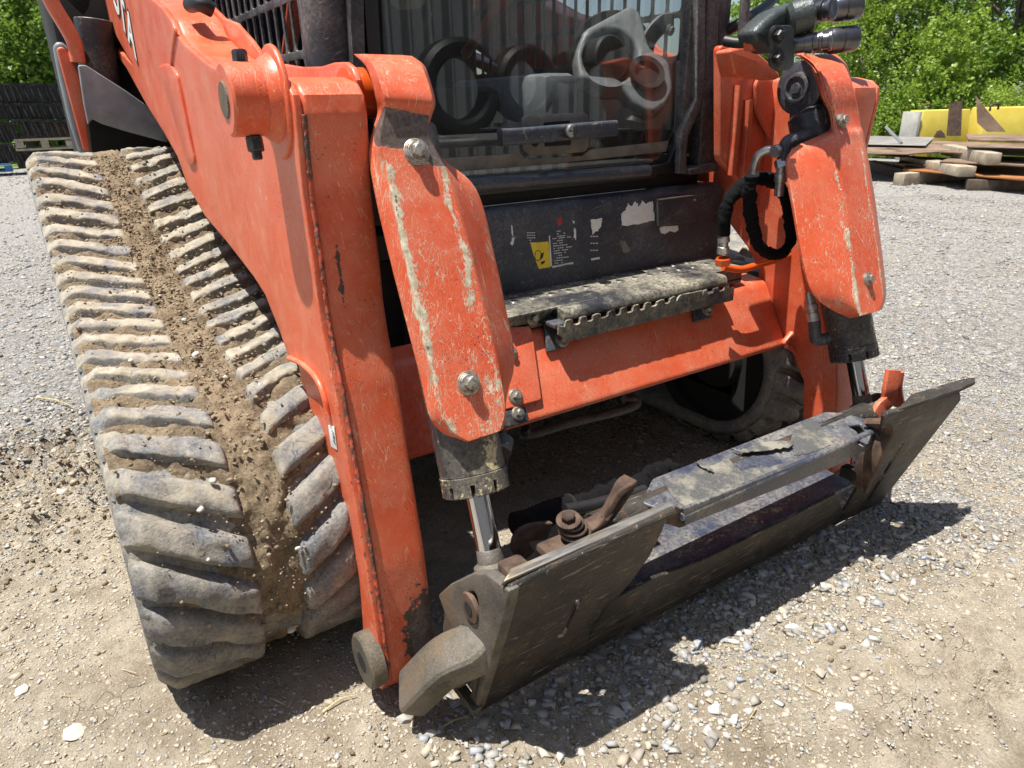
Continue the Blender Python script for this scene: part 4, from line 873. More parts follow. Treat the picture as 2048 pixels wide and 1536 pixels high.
# pivot boss for the tilt cylinder
ax_ = np.array([0, 1.2, 1.127])
bs = lathe('pivot_boss', (.268, 1.2, 1.118), (1, 0, 0), [(0, .050), (.004, .054), (.052, .054), (.062, .062), (.070, .066), (.078, .068)], OR, L, 44); sub(bs, armL)
ear = [(AX-.006, 1.195+.072*math.cos(a), 1.118+.085*math.sin(a)-.006) for a in np.linspace(0, 2*math.pi, 30, endpoint=False)]
sub(prism('boss_collar', [ear], (AX-.006, 0, 0), (-1, 0, 0), .010, OR, L, .004), armL)
pn = lathe('pin_end', (.2655, 1.2, 1.118), (1, 0, 0), [(0, .026), (.004, .029), (.02, .029)], M['pitted_steel'], L, 32); sub(pn, armL)
sub(bolt((.300, 1.2, 1.172), (0, 0, 1), .0115, L, M['dark_bolt'], wash=0, h=1.5), armL)
sub(cyl('lock_nut', (.300, 1.19, 1.065), (.300, 1.185, 1.042), .013, M['dark_bolt'], L, seg=6), armL); sub(cyl('bolt_end', (.300, 1.186, 1.044), (.300, 1.184, 1.030), .008, M['dark_bolt'], L, seg=12), armL)
sh = lathe('pivot_shaft', (.46, 1.2, 1.125), (1, 0, 0), [(0, .040), (.045, .040), (.050, .036), (.12, .036)], M['orange_clean'], L, 32); sub(sh, armL)
# lower hinge pin disc
lb = lathe('hinge_boss', (.318, 1.045, .118), (1, 0, 0), [(0, .018), (.0, .050), (.004, .055), (.030, .055)], M['pitted_steel'], L, 40); sub(lb, armL)
lb2 = lathe('pin_socket', (.3175, 1.045, .118), (1, 0, 0), [(0, .020), (.001, .020), (.002, .016), (.003, .016)], M['dark_matter'], L, 24); sub(lb2, armL)
# small handwritten tag and lettering
tg = plate('paper_tag', [(656,850),(668,853),(674,900),(662,893)], .0008, M['sticker_white'], L, 0, .0002, X=AX-.0018); sub(tg, armL)
def text(name, body, o, ux, uy, size, mat, parent, ext=.0004, shear=0, bold=0, align='LEFT', off=0):
    c = bpy.data.curves.new(name, 'FONT'); c.body = body; c.size = size; c.extrude = ext; c.shear = shear; c.offset = off; c.align_x = align
    t = bpy.data.objects.new('t', c); SC.collection.objects.link(t); dg = bpy.context.evaluated_depsgraph_get(); me = bpy.data.meshes.new_from_object(t.evaluated_get(dg))
    bpy.data.objects.remove(t); ux = _n(ux); uz = _n(np.cross(ux, uy)); uy = np.cross(uz, ux); m = Matrix.Identity(4)
    for i in range(3): m[i][0] = ux[i]; m[i][1] = uy[i]; m[i][2] = uz[i]; m[i][3] = o[i]
    me.transform(m); me.name = name; me.materials.clear(); return link(name, me, mat, parent)
# decal on the side of the arm: letters run down the arm; the last three are in view
o0 = W(273, 120, X=AX-.0022); o1 = W(222, -6, X=AX-.0022); dvec = _n(o0-o1); upv = _n(np.cross(dvec, (-1, 0, 0))); upv = upv*np.sign(upv[2]) if abs(upv[2]) > .01 else upv
upv = -np.cross(dvec, np.array([-1.0, 0, 0])); upv = _n(np.cross(np.array([-1.0, 0, 0]), dvec))
hgtL = .165
def letters(nm, mat, x, off, e):
    t = text(nm, 'KUBOTA', o0*0+np.array([x, o0[1], o0[2]]), dvec, upv, hgtL, mat, L, e, 0, 0, 'RIGHT', off); sub(t, armL); return t
letters('letter_outline', M['ink'], AX-.0012, .012, .0004); letters('lettering', M['decal_white'], AX-.0020, .003, .0005)
# scribble on the paper tag
a0 = W(660, 858, X=AX-.003); sub(text('tag_writing', '1Rd', W(663, 858, X=AX-.0026), _n(W(669, 896, X=AX)-W(663, 858, X=AX)), _n(W(672, 875, X=AX)-W(660, 878, X=AX)), .016, M['ink'], L, .0002, .2), armL)
# ---------------------------------------------------------------- sheet metal guards over the tilt cylinders
_cd = _n((0, .90-1.2, .34-1.125)); _cn = _n(np.cross((1, 0, 0), _cd)); _cn = _cn if _cn[1] < 0 else -_cn; GPL = (np.array([0, 1.2, 1.125])+_cn*.088, _cn)
def gW(x, y, off=0.0, Y=None):
    if Y is not None: return W(x, y, Y=Y+off)
    return W(x, y, pl=(GPL[0]-GPL[1]*off, GPL[1]))
def guard(rows, label, nu=30, wl=(), zone=1.0, cut=()):
    R = []
    for (pts, Y) in rows: R.append([gW(x, y, dy, (Y+.056 if pts[0][1] < 275 else None)) for (x, y), dy in zip(pts, (.042, 0, 0, .058))])
    R = np.array(R); t = np.arange(len(R)); tt = np.linspace(0, len(R)-1, (len(R)-1)*6+1)
    C = np.array([np.array(catmull(list(R[:, c]), 6)).T for c in range(4)])
    C = C.transpose(2, 0, 1)                                                                # T,4,3
    for _ in range(2): C[1:-1, 1:3] = (C[:-2, 1:3]+2*C[1:-1, 1:3]+C[2:, 1:3])/4
    for _ in range(1): C[1:-1, 0::3] = (C[:-2, 0::3]+2*C[1:-1, 0::3]+C[2:, 0::3])/4
    us = np.concatenate([np.linspace(0, 1, 7)[:-1], np.linspace(1, 2, 19)[:-1], np.linspace(2, 3, 7)]); G_ = []
    for row in C:
        p = np.array([[np.interp(us, [0, 1, 2, 3], row[:, k])] for k in range(3)])[:, 0].T
        G_.append(p)
    G_ = np.array(G_); n1, n2 = G_.shape[:2]; idx = np.arange(n1*n2).reshape(n1, n2)
    F = np.stack([idx[:-1, :-1], idx[1:, :-1], idx[1:, 1:], idx[:-1, 1:]], -1).reshape(-1, 4)
    o = fast_mesh('cylinder_guard', G_.reshape(-1, 3), F, OW, L, True); part(o, label)
    bm = bmesh.new(); bm.from_mesh(o.data); bmesh.ops.remove_doubles(bm, verts=bm.verts, dist=2e-4); bmesh.ops.recalc_face_normals(bm, faces=bm.faces)
    bm.faces.ensure_lookup_table()
    if sum((f.normal.y for f in bm.faces)) > 0: bmesh.ops.reverse_faces(bm, faces=bm.faces)
    bm.to_mesh(o.data); bm.free()
    sm = o.modifiers.new('sub', 'SUBSURF'); sm.levels = sm.render_levels = 1; sm.boundary_smooth = 'PRESERVE_CORNERS'; sm.subdivision_type = 'SIMPLE'
    so_ = o.modifiers.new('solid', 'SOLIDIFY'); so_.thickness = .0075; so_.offset = -1
    bv = o.modifiers.new('bev', 'BEVEL'); bv.width = .0016; bv.segments = 2; bv.limit_method = 'ANGLE'; bv.angle_limit = math.radians(50)
    dg = bpy.context.evaluated_depsgraph_get(); me = bpy.data.meshes.new_from_object(o.evaluated_get(dg)); o.modifiers.clear(); o.data = me; shade(me, 45)
    return o
GL = [([(707,108),(728,108),(805,110),(824,112)],1.125), ([(730,130),(745,128),(838,124),(848,130)],1.075), ([(741,155),(756,153),(853,155),(860,160)],1.045), ([(751,195),(768,193),(866,200),(871,204)],1.025),
      ([(755,225),(770,224),(860,228),(864,231)],1.03), ([(746,258),(762,256),(854,250),(859,253)],1.025), ([(738,298),(762,292),(864,284),(869,286)],1.00), ([(741,340),(776,333),(880,316),(886,317)],.99),
      ([(752,400),(787,391),(903,368),(943,364)],.982), ([(766,462),(800,452),(920,428),(968,418)],.972), ([(785,540),(817,530),(940,503),(985,492)],.962), ([(803,610),(833,600),(957,573),(1001,562)],.953),
      ([(821,680),(850,670),(974,640),(1014,628)],.944), ([(839,750),(866,741),(990,706),(1028,694)],.935), ([(850,800),(877,790),(1000,753),(1027,742)],.929), ([(858,832),(885,821),(1006,781),(1017,778)],.925),
      ([(870,852),(893,843),(1009,806),(1012,805)],.922), ([(890,869),(908,866),(1009,832),(1011,832)],.919), ([(925,883),(938,883),(1000,862),(1008,857)],.916)]
GR = [([(1592,110),(1602,110),(1662,108),(1674,109)],1.15), ([(1616,128),(1626,127),(1686,127),(1693,129)],1.09), ([(1631,158),(1641,157),(1700,157),(1704,160)],1.05), ([(1640,192),(1648,191),(1709,190),(1712,191)],1.035),
      ([(1655,224),(1663,223),(1716,221),(1719,221)],1.03), ([(1659,255),(1667,254),(1720,250),(1723,250)],1.02), ([(1640,270),(1670,266),(1724,262),(1727,262)],1.01), ([(1600,288),(1673,282),(1726,277),(1730,277)],1.005),
      ([(1578,308),(1676,303),(1729,296),(1733,296)],.998), ([(1576,350),(1681,340),(1735,330),(1739,330)],.99), ([(1590,430),(1692,410),(1744,398),(1750,397)],.975), ([(1602,500),(1699,478),(1753,465),(1759,464)],.962),
      ([(1612,548),(1705,526),(1759,512),(1765,511)],.953), ([(1620,576),(1709,558),(1763,546),(1769,545)],.947), ([(1636,600),(1713,586),(1766,576),(1772,575)],.942), ([(1664,620),(1716,609),(1766,600),(1771,599)],.938), ([(1700,637),(1720,632),(1757,622),(1764,619)],.935)]
gL = guard(GL, 'left cylinder guard, rubbed to pale primer along its bends'); gR = guard(GR, 'right cylinder guard with a rounded lower end')
def gwear(o, lines, zone=.9, bare=None):
    V = vco(o); w = np.zeros(len(V)); V0 = V.copy(); V = V+((fbm(V*22, 3, 6)-.5)*.016)[:, None]; o_mod = .62+.7*fbm(V0*11, 3, 16)
    for pts, wd, am in lines:
        P3 = [gW(x, y) for x, y, Yv in pts]; w = np.maximum(w, am*o_mod*1.15*np.exp(-.9*(seg_dist(V, P3)/wd)**1.25))
    V = V0; attr(o, 'wear', w); attr(o, 'zone', np.full(len(V), zone))
    if bare: P3 = [gW(x, y, 0, 1.082) for x, y, Yv in bare[0]]; attr(o, 'bare', .95*np.exp(-(seg_dist(V, P3)/bare[1])**4))
def yl(y): return float(np.interp(y, [250, 340, 880], [1.02, .99, .916]))
gwear(gL, [([(x, y, yl(y)) for x, y in ((778,335),(790,400),(803,455),(820,540),(838,610),(848,670),(862,730),(868,780),(880,830),(905,868))], .0105, 1.15),
           ([(x, y, yl(y)) for x, y in ((884,330),(893,380),(905,420),(918,470),(935,520),(940,590),(944,615))], .009, .95),
           ([(x, y, yl(y)) for x, y in ((952,640),(965,690),(990,740),(1000,800))], .007, .62),
           ([(870,760,.93),(905,765,.93),(985,720,.93)], .006, .55), ([(870,850,.92),(950,870,.92),(1005,850,.92)], .020, .48), ([(935,700,.94),(990,790,.93),(1005,840,.92)], .012, .42), ([(790,335,.99),(880,318,.99)], .0035, .8), ([(712,110,1.12),(820,118,1.11)], .02, .40)], 1.0,
      ([(757,252,1.035),(800,258,1.025),(850,268,1.015),(868,300,1.01)], .034))
def yr(y): return float(np.interp(y, [250, 350, 640], [1.02, .99, .935]))
gwear(gR, [([(x, y, yr(y)) for x, y in ((1664,300),(1672,340),(1684,400),(1695,460),(1702,510),(1708,560),(1716,605),(1722,630))], .0085, .95), ([(x, y, yr(y)) for x, y in ((1712,255),(1726,310),(1738,400),(1748,460),(1760,540),(1768,600))], .005, .75),
           ([(1740,590,.94),(1720,610,.94),(1760,560,.945)], .022, .45), ([(1590,292,1.0),(1640,270,1.01),(1655,235,1.03),(1636,185,1.04),(1615,130,1.09)], .0025, .75)], .8)
def gbolt(px, py, Y, par, r=.0115, dark=False):
    d = _n(_cn+np.array([-.10, 0, 0])); b = bolt(gW(px, py, -.001), d, r, L, M['bolt'], wash=3); sub(b, par); return b
gbolt(833, 304, 1.002, gL, .0125); b2 = gbolt(937, 766, .930, gL); gbolt(1683, 241, 1.022, gR, .010); gbolt(1735, 558, .948, gR, .0095)
# ---------------------------------------------------------------- tilt cylinders
def tilt(px_bot, xc, px_rod, name, label, ytop=1.2, br=.058, rr=.0215, dxt=0.0):
    B = W(*px_rod, X=xc); A = np.array([xc+dxt, ytop, 1.125]); d = _n(B-A); Ln = np.linalg.norm(B-A); E_ = W(*px_bot, X=xc); te = float((E_-A)@d)
    root = lathe(name, A+d*.06, d, [(0, br*.80), (.01, br), (te-.06-.035, br)], M['cylinder_paint'], L, 48); part(root, label)
    V = vco(root); attr(root, 'clay', np.clip(((V-A)@d-(te-.20))/.2, 0, 1)*.26+.42*np.exp(-((V[:, 0]-xc-.02)/.022)**2)*np.clip(((V-A)@d-(te-.26))/.1, 0, 1))
    # gland nut with notches
    u, v, _ = axes_from(d); parts = [v_lathe(A+d*(te-.0335), d, [(0, br), (.001, br+.0015), (.014, br+.0015)], 48)]
    for k in range(9):
        a0_ = 2*math.pi*k/9; a1_ = a0_+2*math.pi/9*.80; seg = 6; Vv = []; Ff = []
        for t_, r_ in ((0, br+.0015), (.020, br+.0015), (.0225, br-.002), (.0225, rr+.004), (0, rr+.004)):
            for j in range(seg): a = a0_+(a1_-a0_)*j/(seg-1); Vv.append(A+d*(te-.020+t_)+(u*math.cos(a)+v*math.sin(a))*r_)
        for i in range(4):
            for j in range(seg-1): q = i*seg+j; Ff.append((q, q+1, q+seg+1, q+seg))
        Ff.append((0, seg, 2*seg, 3*seg, 4*seg)); Ff.append(tuple(seg-1+seg*i for i in (4, 3, 2, 1, 0))); parts.append((Vv, Ff))
    parts.append(v_lathe(A+d*(te-.02), d, [(0, rr+.006), (.012, rr+.006)], 32))
    g_ = merge('gland_nut', parts, M['cylinder_paint'], L, 40); sub(g_, root); attr(g_, 'clay', np.full(len(g_.data.vertices), .36))
    rd = cyl('rod', A+d*(te-.03), A+d*(Ln-.012), rr, M['chrome'], L, .0005, 64); sub(rd, root)
    ey = lathe('rod_eye', A+d*(Ln-.040), d, [(0, rr+.0002), (.001, rr+.001), (.024, rr+.0025), (.030, rr+.011), (.037, rr+.012), (.042, rr+.004), (.10, rr+.004)], M['pitted_steel'], L, 40); sub(ey, root)
    return root, A, B, d
cL, A1, B1_, dL_ = tilt((947, 982), .52, (986, 1140), 'tilt_cylinder', 'left tilt cylinder, black barrel with dried clay', dxt=.03)
cR, A2_, B2_, dR_ = tilt((1712, 716), 1.69, (1727, 818), 'tilt_cylinder', 'right tilt cylinder, black barrel with hose elbows', 1.2)
# pin eye on top of the right cylinder
P0 = W(1590, 176, X=1.655)
ey = lathe('cylinder_eye', (1.655, P0[1], P0[2]), (1, 0, 0), [(0, .012), (.006, .013), (.007, .026), (.0, .028), (.001, .034), (.010, .037), (.011, .060), (.014, .064), (.07, .064), (.071, .05)], M['black_gloss'], L, 44); sub(ey, cR)
cyl_ = prism('eye_block', [rnd([np.array([1.70, y, z]) for y, z in ((P0[1]-.035, P0[2]+.05), (P0[1]+.055, P0[2]+.05), (P0[1]+.04, P0[2]-.12), (P0[1]-.045, P0[2]-.13))], .03)], (1.70, 0, 0), (-1, 0, 0), .05, M['black_gloss'], L, .01); sub(cyl_, cR)
capc = W(1632, 232, X=1.705); sub(lathe('barrel_cap', capc+np.array([0, 0, .02]), dR_, [(0, .044), (.006, .050), (.02, .054), (.12, .054)], M['cylinder_paint'], L, 40), cR)
# elbow fittings on the right cylinder
E1 = W(1612, 282, X=1.62); E2 = W(1578, 282, X=1.575)
sub(tube('elbow_fitting', [W(1625, 268, X=1.64), W(1600, 276, X=1.60), W(1576, 284, X=1.57), W(1568, 305, X=1.565), W(1568, 322, X=1.565)], .0165, M['black_gloss'], L, 16, 6), cR)
sub(cyl('hex_nut', W(1562, 318, X=1.562), W(1566, 335, X=1.562), .018, M['zinc'], L, seg=6), cR)
sub(lathe('hose_end', W(1564, 330, X=1.562), (.004, -.01, -1), [(0, .012), (.02, .013), (.022, .016), (.04, .016), (.042, .012), (.075, .012)], M['zinc'], L, 18), cR)
sub(tube('metal_elbow', [W(1556, 305, X=1.545), W(1535, 300, X=1.53), W(1516, 312, X=1.52), W(1508, 335, X=1.52), W(1507, 350, X=1.52)], .0105, M['zinc'], L, 14, 6), cR)
for x, y in ((1548, 303), (1508, 343)): sub(lathe('ferrule', W(x, y, X=1.525), (1, 0, .1) if y < 310 else (0, 0, -1), [(0, .013), (.005, .0155), (.012, .0155), (.016, .013)], M['zinc'], L, 18), cR)
# lower elbow of the right cylinder
sub(tube('elbow_fitting', [W(1672, 672, X=1.66), W(1650, 678, X=1.635), W(1632, 678, X=1.615), W(1629, 655, X=1.612), W(1628, 640, X=1.612)], .0155, M['black_gloss'], L, 16, 6), cR)
sub(lathe('hose_end', W(1618, 585, X=1.612), W(1629, 650, X=1.612)-W(1618, 585, X=1.612), [(0, .011), (.03, .012), (.031, .016), (.045, .016), (.047, .013), (.052, .013), (.054, .0165), (.075, .0165), (.078, .012), (.09, .012)], M['zinc'], L, 18), cR)
# fittings behind the left guard foot
sub(cyl('side_port', W(1000, 905, X=.58), W(1006, 880, X=.60), .020, M['cylinder_paint'], L), cL)
sub(tube('hose', [W(1000, 850, Y=1.0), W(1008, 890, Y=1.0), W(1006, 940, Y=1.0)], .009, M['rubber_black'], L), cL)
# ---------------------------------------------------------------- attachment coupler
p0 = W(945, 1432, Z=.02); PX0 = p0[0]; ptop = W(1010, 1165, X=PX0); pw = _n(ptop-p0); pn_ = _n(np.cross((1, 0, 0), pw)); PL = (p0, pn_)
PLN = PL
def pl_off(d): return (p0-pn_*d if np.dot(pn_, EYE-p0) > 0 else p0+pn_*d, pn_)
WS = M['worn_steel']
slot = lambda a, b, w: [W(a[0]-w, a[1], pl=PL), W(a[0]+w, a[1]-3, pl=PL), W(b[0]+w, b[1], pl=PL), W(b[0]-w, b[1]+3, pl=PL)]
def cplate(name, out, slots, label, th=.008, lp=None):
    n2 = pn_ if np.dot(pn_, EYE-p0) > 0 else -pn_
    o = prism(name, [rnd([W(x, y, pl=PL) for x, y in out], .006)]+slots, p0, n2, th, WS, L, .002); return part(o, label)
cpl = cplate('coupler_plate', [(1010,1168),(1340,1020),(1325,1062),(1300,1112),(1262,1165),(1215,1215),(1190,1252),(1175,1302),(945,1432),(958,1372)], [slot((1157,1202),(1121,1274),7)], 'left coupler plate, rusty with a slot')
cpr = cplate('coupler_plate', [(1768,832),(1921,786),(1922,800),(1900,828),(1762,1005),(1667,1052),(1690,1020),(1718,973),(1731,922),(1762,872)], [slot((1806,888),(1735,1000),4)], 'right coupler plate, streaked bare steel')
# bent back top lips with rubbed edge
def lip(pts, label, par, thick=.014):
    P = [np.asarray(p) for p in pts]; n_ = _n(np.cross(P[1]-P[0], P[2]-P[0])); n_ = n_*np.sign(n_[2]); o = prism('top_lip', [P], P[0], n_, thick, M['rubbed_steel'], L, .004); sub(o, par); return o
zt = ptop[2]
a_, b_ = W(1004, 1166, pl=PL), W(1352, 1014, pl=PL); kd = W(1030, 1132, Z=zt+.010)-a_; kd[0] *= .2
lip([a_, b_, b_+kd+np.array([-.01, 0, 0]), a_+kd+np.array([.02, 0, 0])], '', cpl)
rl = [W(x, y, Z=zt+.004) for x, y in ((1768,828),(1918,778),(1951,762),(1950,754),(1925,757),(1845,781),(1823,787),(1800,812),(1764,822))]
o = prism('top_lip', [rl], rl[0], (0, 0, 1), .012, WS, L, .003); sub(o, cpr)
# strip under the left lip, dark rounded fold
sub(tube('fold', [W(1014, 1176, pl=pl_off(-.002)), W(1180, 1098, pl=pl_off(-.002)), W(1345, 1022, pl=pl_off(-.002))], .009, WS, L, 12), cpl)
# left cheek (side plate) of the coupler with pin hole
n2 = (-1, 0, 0)
ck = [(876,1190),(900,1168),(945,1146),(972,1148),(1018,1182),(1012,1216),(1000,1262),(952,1420),(944,1428),(934,1400),(945,1375),(925,1330),(903,1290),(884,1262),(888,1225)]
hole = [W(941+15*math.cos(a)*.9+2, 1215+33*math.sin(a), X=PX0-.001) for a in np.linspace(0, 2*math.pi, 20, endpoint=False)]
cheek = prism('cheek_plate', [rnd(pix(ck, X=PX0-.001), .006), hole], (PX0-.001, 0, 0), n2, .022, M['pitted_steel'], L, .004); part(cheek)
hc = W(941, 1215, X=PX0-.001)
sub(lathe('pin_washer', hc+np.array([-.004, 0, 0]), (1, 0, 0), [(0, .017), (0, .027), (.004, .029), (.008, .029)], M['rust_brown'], L, 32), cheek); sub(lathe('pin_socket', hc+np.array([-.0055, 0, 0]), (1, 0, 0), [(0, .0125), (.01, .0125)], M['dark_matter'], L, 20), cheek)
box('cylinder_lug', W(958, 1172, X=PX0+.045)+np.array([0, .01, -.02]), (.07, .05, .04), M['pitted_steel'], L, .008)
q = W(1003, 1172, X=PX0+.01); o = merge('grease_patch', [v_box(q, (.018, .012, .02), None)], M['black_gloss'], L); bevel_obj(o, .004)
# claw: thick bent stop, resting just above the dirt
cl0 = W(948, 1298, X=PX0-.002); cl1 = W(888, 1325, X=.425); cl2 = W(855, 1345, X=.402); cl3 = W(826, 1384, X=.385)
def v_bar(path, w, t, side):
    V = []; F = []; N = len(path)
    for i in range(N):
        d = _n(path[min(i+1, N-1)]-path[max(i-1, 0)]); s = _n(side-d*np.dot(side, d)); u = np.cross(d, s)
        wi = w(i/(N-1)) if callable(w) else w; ti = t(i/(N-1)) if callable(t) else t; rr_ = min(wi, ti)*.28
        prof = rnd([(-wi/2, -ti/2), (wi/2, -ti/2), (wi/2, ti/2), (-wi/2, ti/2)], rr_, 4)
        for a, b in prof: V.append(path[i]+s*a+u*b)
    k = len(prof)
    for i in range(N-1):
        for j in range(k): a = i*k+j; b = i*k+(j+1) % k; F.append((a, b, b+k, a+k))
    F.append(tuple(range(k))[::-1]); F.append(tuple(range((N-1)*k, N*k))); return V, F
def bar(name, path, w, t, side, mat, parent, n=8, sm=50):
    path = catmull(path, n) if n else [np.asarray(p, float) for p in path]
    o = merge(name, [v_bar(path, w, t, np.asarray(side, float))], mat, parent, sm)
    bm = bmesh.new(); bm.from_mesh(o.data); bmesh.ops.recalc_face_normals(bm, faces=bm.faces); bm.to_mesh(o.data); bm.free(); shade(o.data, sm); return o
claw = bar('stop_claw', [cl0+np.array([.02, .005, .012]), cl0, cl1, cl3], .088, lambda t: .058, (.35, 1, .15), M['pitted_steel'], L, 5, 30)
bevel = None
box('foot_block', W(915, 1338, X=.455)+np.array([.012, .01, -.01]), (.05, .05, .05), M['pitted_steel'], L, .008)
sub(plate('lower_lip', [(905,1378),(912,1374),(946,1422),(944,1432)], .02, M['pitted_steel'], L, 0, .002, X=PX0-.012), cheek)
# bottom beam between the plates
BS = M['blueblack_steel']
fb = pl_off(.004)
bt = [W(1205, 1222, pl=fb), W(1307, 1158, pl=fb), W(1410, 1118, pl=fb), W(1581, 1036, pl=fb), W(1672, 988, pl=fb)]
zb = np.mean([p[2] for p in bt]); yb = np.mean([p[1] for p in bt]); x0b = W(1180, 1240, pl=fb)[0]; x1b = W(1700, 985, pl=fb)[0]
prof = [np.array([0, yb, zb]), np.array([0, .902, .052]), np.array([0, .928, .042]), np.array([0, 1.01, .04]), np.array([0, 1.015, zb-.015]), np.array([0, 1.0, zb+.003])]
prof = rnd(prof, [.014, .006, .006, .01, .01, .012], 5)
bmm = prism('bottom_beam', [[p+np.array([x0b, 0, 0]) for p in prof]], (x0b, 0, 0), (-1, 0, 0), x1b-x0b, BS, L, .001); part(bmm, 'bottom beam of the coupler')
beamlow = prism('bottom_beam_face', [[W(x, y, pl=PL) for x, y in ((1180,1252),(1222,1203),(1307,1158),(1410,1120),(1581,1036),(1672,988),(1690,1030),(1663,1050),(1230,1276),(1170,1306))]], p0, pn_ if np.dot(pn_, EYE-p0) > 0 else -pn_, .010, WS, L, .003); sub(beamlow, bmm)
# round tube and folded cover above it
tb0 = W(1150, 1160, Y=.86); za = .335; cyl('cross_tube', (PX0+.28, .885, .335), (1.66, .885, .335), .034, WS, L, .002, 32)
fz0 = W(1365, 1022, Y=.80); fz1 = W(1748, 872, Y=.80)
zc = (fz0[2]+fz1[2])/2; xA = fz0[0]; xB = fz1[0]
tk = .010; rise = .022
bk = [W(1282,1012,Z=zc+.004), W(1305,957,Z=zc+.02), W(1650,823,Z=zc+.02), W(1690,822,Z=zc+.02), W(1752,838,Z=zc+.012), W(1757,866,Z=zc)]
fl = [W(1748,874,Y=.80), W(1365,1024,Y=.80)]
topf = [np.array([p[0], p[1], zc+(p[1]-.80)*.18]) for p in bk+fl]
nt = _n((0, -.18, 1)); hol = [np.array([p[0], p[1], zc+(p[1]-.80)*.18]) for p in pix([(1697,850),(1722,845),(1740,862),(1734,876),(1722,872),(1716,858)], Z=zc+.01)]
cov = prism('cover_plate', [rnd(topf, .010), rnd(hol, .004)], (topf[-1]), nt, tk, BS, L, .004); part(cov, 'folded cover of the coupler with torn grip tape')
ff = [W(1367,1018,Y=.797), W(1748,866,Y=.797), W(1742,898,Y=.797), W(1700,918,Y=.797), W(1690,926,Y=.797), W(1372,1052,Y=.797)]
fr_ = prism('cover_front', [ff], (0, .797, 0), (0, -1, 0), tk, BS, L, .004); sub(fr_, cov)
sub(tube('cover_bend', [np.array([xA, .803, zc-.002]), np.array([(xA+xB)/2, .803, zc-.002]), np.array([xB, .803, zc-.002])], .0085, BS, L, 14), cov)
sub(plate('cover_flange', [(1330,1048),(1336,1030),(1352,1012),(1368,1022),(1372,1052),(1360,1056),(1340,1050)], .006, M['rust_brown'], L, 0, .001, Y=.805), cov)
nrmc = nt
def tape(pts, lift, lab=None, th=.0016, mat='grip'):
    q = [np.array([p[0], p[1], zc+(p[1]-.80)*.18+lift]) for p in pix(pts, Z=zc+.010)]
    o = prism('grip_tape', [q], q[0], nrmc, th, M['grip_tape'], L, .0003); sub(o, cov); return o
n = NT('grip_tape'); f = n.noise(14, 6, .7); fine = n.noise(420, 3, .8); c = n.mix(n.mr(fine, .35, .65), (.035, .038, .040), (.12, .12, .115)); c = n.mix(n.ma('MULTIPLY', n.mr(f, .46, .62), .6), c, (.34, .31, .24))
n.bsdf(c, .8, 0, n.bump(fine, 1.0, .001), .3)
r = random.Random(3)
def ragged(pts, amp=3, k=7):
    out = []
    for i, p in enumerate(pts):
        q = pts[(i+1) % len(pts)]
        for j in range(k): t = j/k; out.append((p[0]+(q[0]-p[0])*t+r.uniform(-amp, amp), p[1]+(q[1]-p[1])*t+r.uniform(-amp, amp)))
    return out
tape(ragged([(1328,972),(1370,955),(1425,935),(1455,922),(1480,940),(1560,925),(1640,898),(1660,888),(1560,944),(1440,985),(1375,1010),(1350,1000)], 1.6), .0018)
tape(ragged([(1590,862),(1625,846),(1645,858),(1665,884),(1625,900),(1590,908),(1580,886)], 1.6), .0018)
tape(ragged([(1462,912),(1480,914),(1520,896),(1585,893),(1582,900),(1530,912),(1480,918)], 2), .012, th=.002)
tape(ragged([(1388,938),(1400,933),(1420,942),(1428,952),(1412,948)], 1.5, 4), .008, th=.002)
# dried clay on the cover
clay_v = vco(cov); dense(cov, .02); V = vco(cov); attr(cov, 'clay', .26*np.exp(-(seg_dist(V, [W(x, y, Z=zc+.01) for x, y in ((1330,975),(1420,935),(1500,890),(1560,860))])/.035)**2))
dense(bmm, .03); V = vco(bmm); attr(bmm, 'clay', .40*np.exp(-(seg_dist(V, [W(x, y, Z=zb) for x, y in ((1350,1110),(1480,1050),(1600,990))])/.035)**2))
# bits between the lower beam and right plate
box('rubber_scrap', W(1700, 945, Z=.22), (.03, .04, .03), M['dark_matter'], L, .004)
bar('hinge_strap', [W(1748, 842, Y=.80), W(1765, 862, Y=.79), W(1752, 890, Y=.79), W(1735, 930, Y=.80), W(1718, 972, Y=.82)], .016, .05, (1, 0, 0), M['rust_brown'], L, 6)
# lock levers
lv = bar('lock_lever', [W(1150,1066,Y=.86), W(1185,1050,Y=.855), W(1208,1032,Y=.85), W(1222,1008,Y=.845), W(1240,978,Y=.84), W(1262,960,Y=.84)], .036, .014, (.65, .75, .15), M['rust_brown'], L, 6); part(lv, 'left lock lever, bent flat bar with coil spring')
sub(bar('lever_face', [W(1212,1038,Y=.842), W(1232,1010,Y=.838), W(1258,972,Y=.834)], .022, .020, (1, .2, 0), M['rust_brown'], L, 6), lv)
for k in range(3):
    c = W(1150+k*-4.5, 1062-k*9, Y=.853); rr_ = [.027, .024, .021][k]
    sub(tube('spring_coil', [c+np.array([math.cos(a)*rr_, math.sin(a)*rr_*.9, .006*math.sin(a)]) for a in np.linspace(0, 2*math.pi, 15)], .0048, M['rust_brown'], L, 8, 2), lv)
sub(bolt(W(1137, 1040, Y=.853), (-.25, -.2, 1), .013, L, M['rust_brown'], wash=1), lv); sub(cyl('spring_post', W(1152,1068,Y=.853), W(1137,1040,Y=.853), .011, M['rust_brown'], L), lv)
lr = bar('lock_lever', [W(1750,838,Y=.86), W(1762,815,Y=.86), W(1776,800,Y=.86), W(1780,775,Y=.86), W(1786,740,Y=.865)], .014, .042, (.3, 1, 0), OR, L, 6); part(lr, 'right lock lever, upright orange flat bar')
sub(bar('lever_web', [W(1796,742,Y=.88), W(1792,775,Y=.88), W(1796,800,Y=.88), W(1800,812,Y=.885)], .012, .030, (1, .2, 0), OR, L, 6), lr)
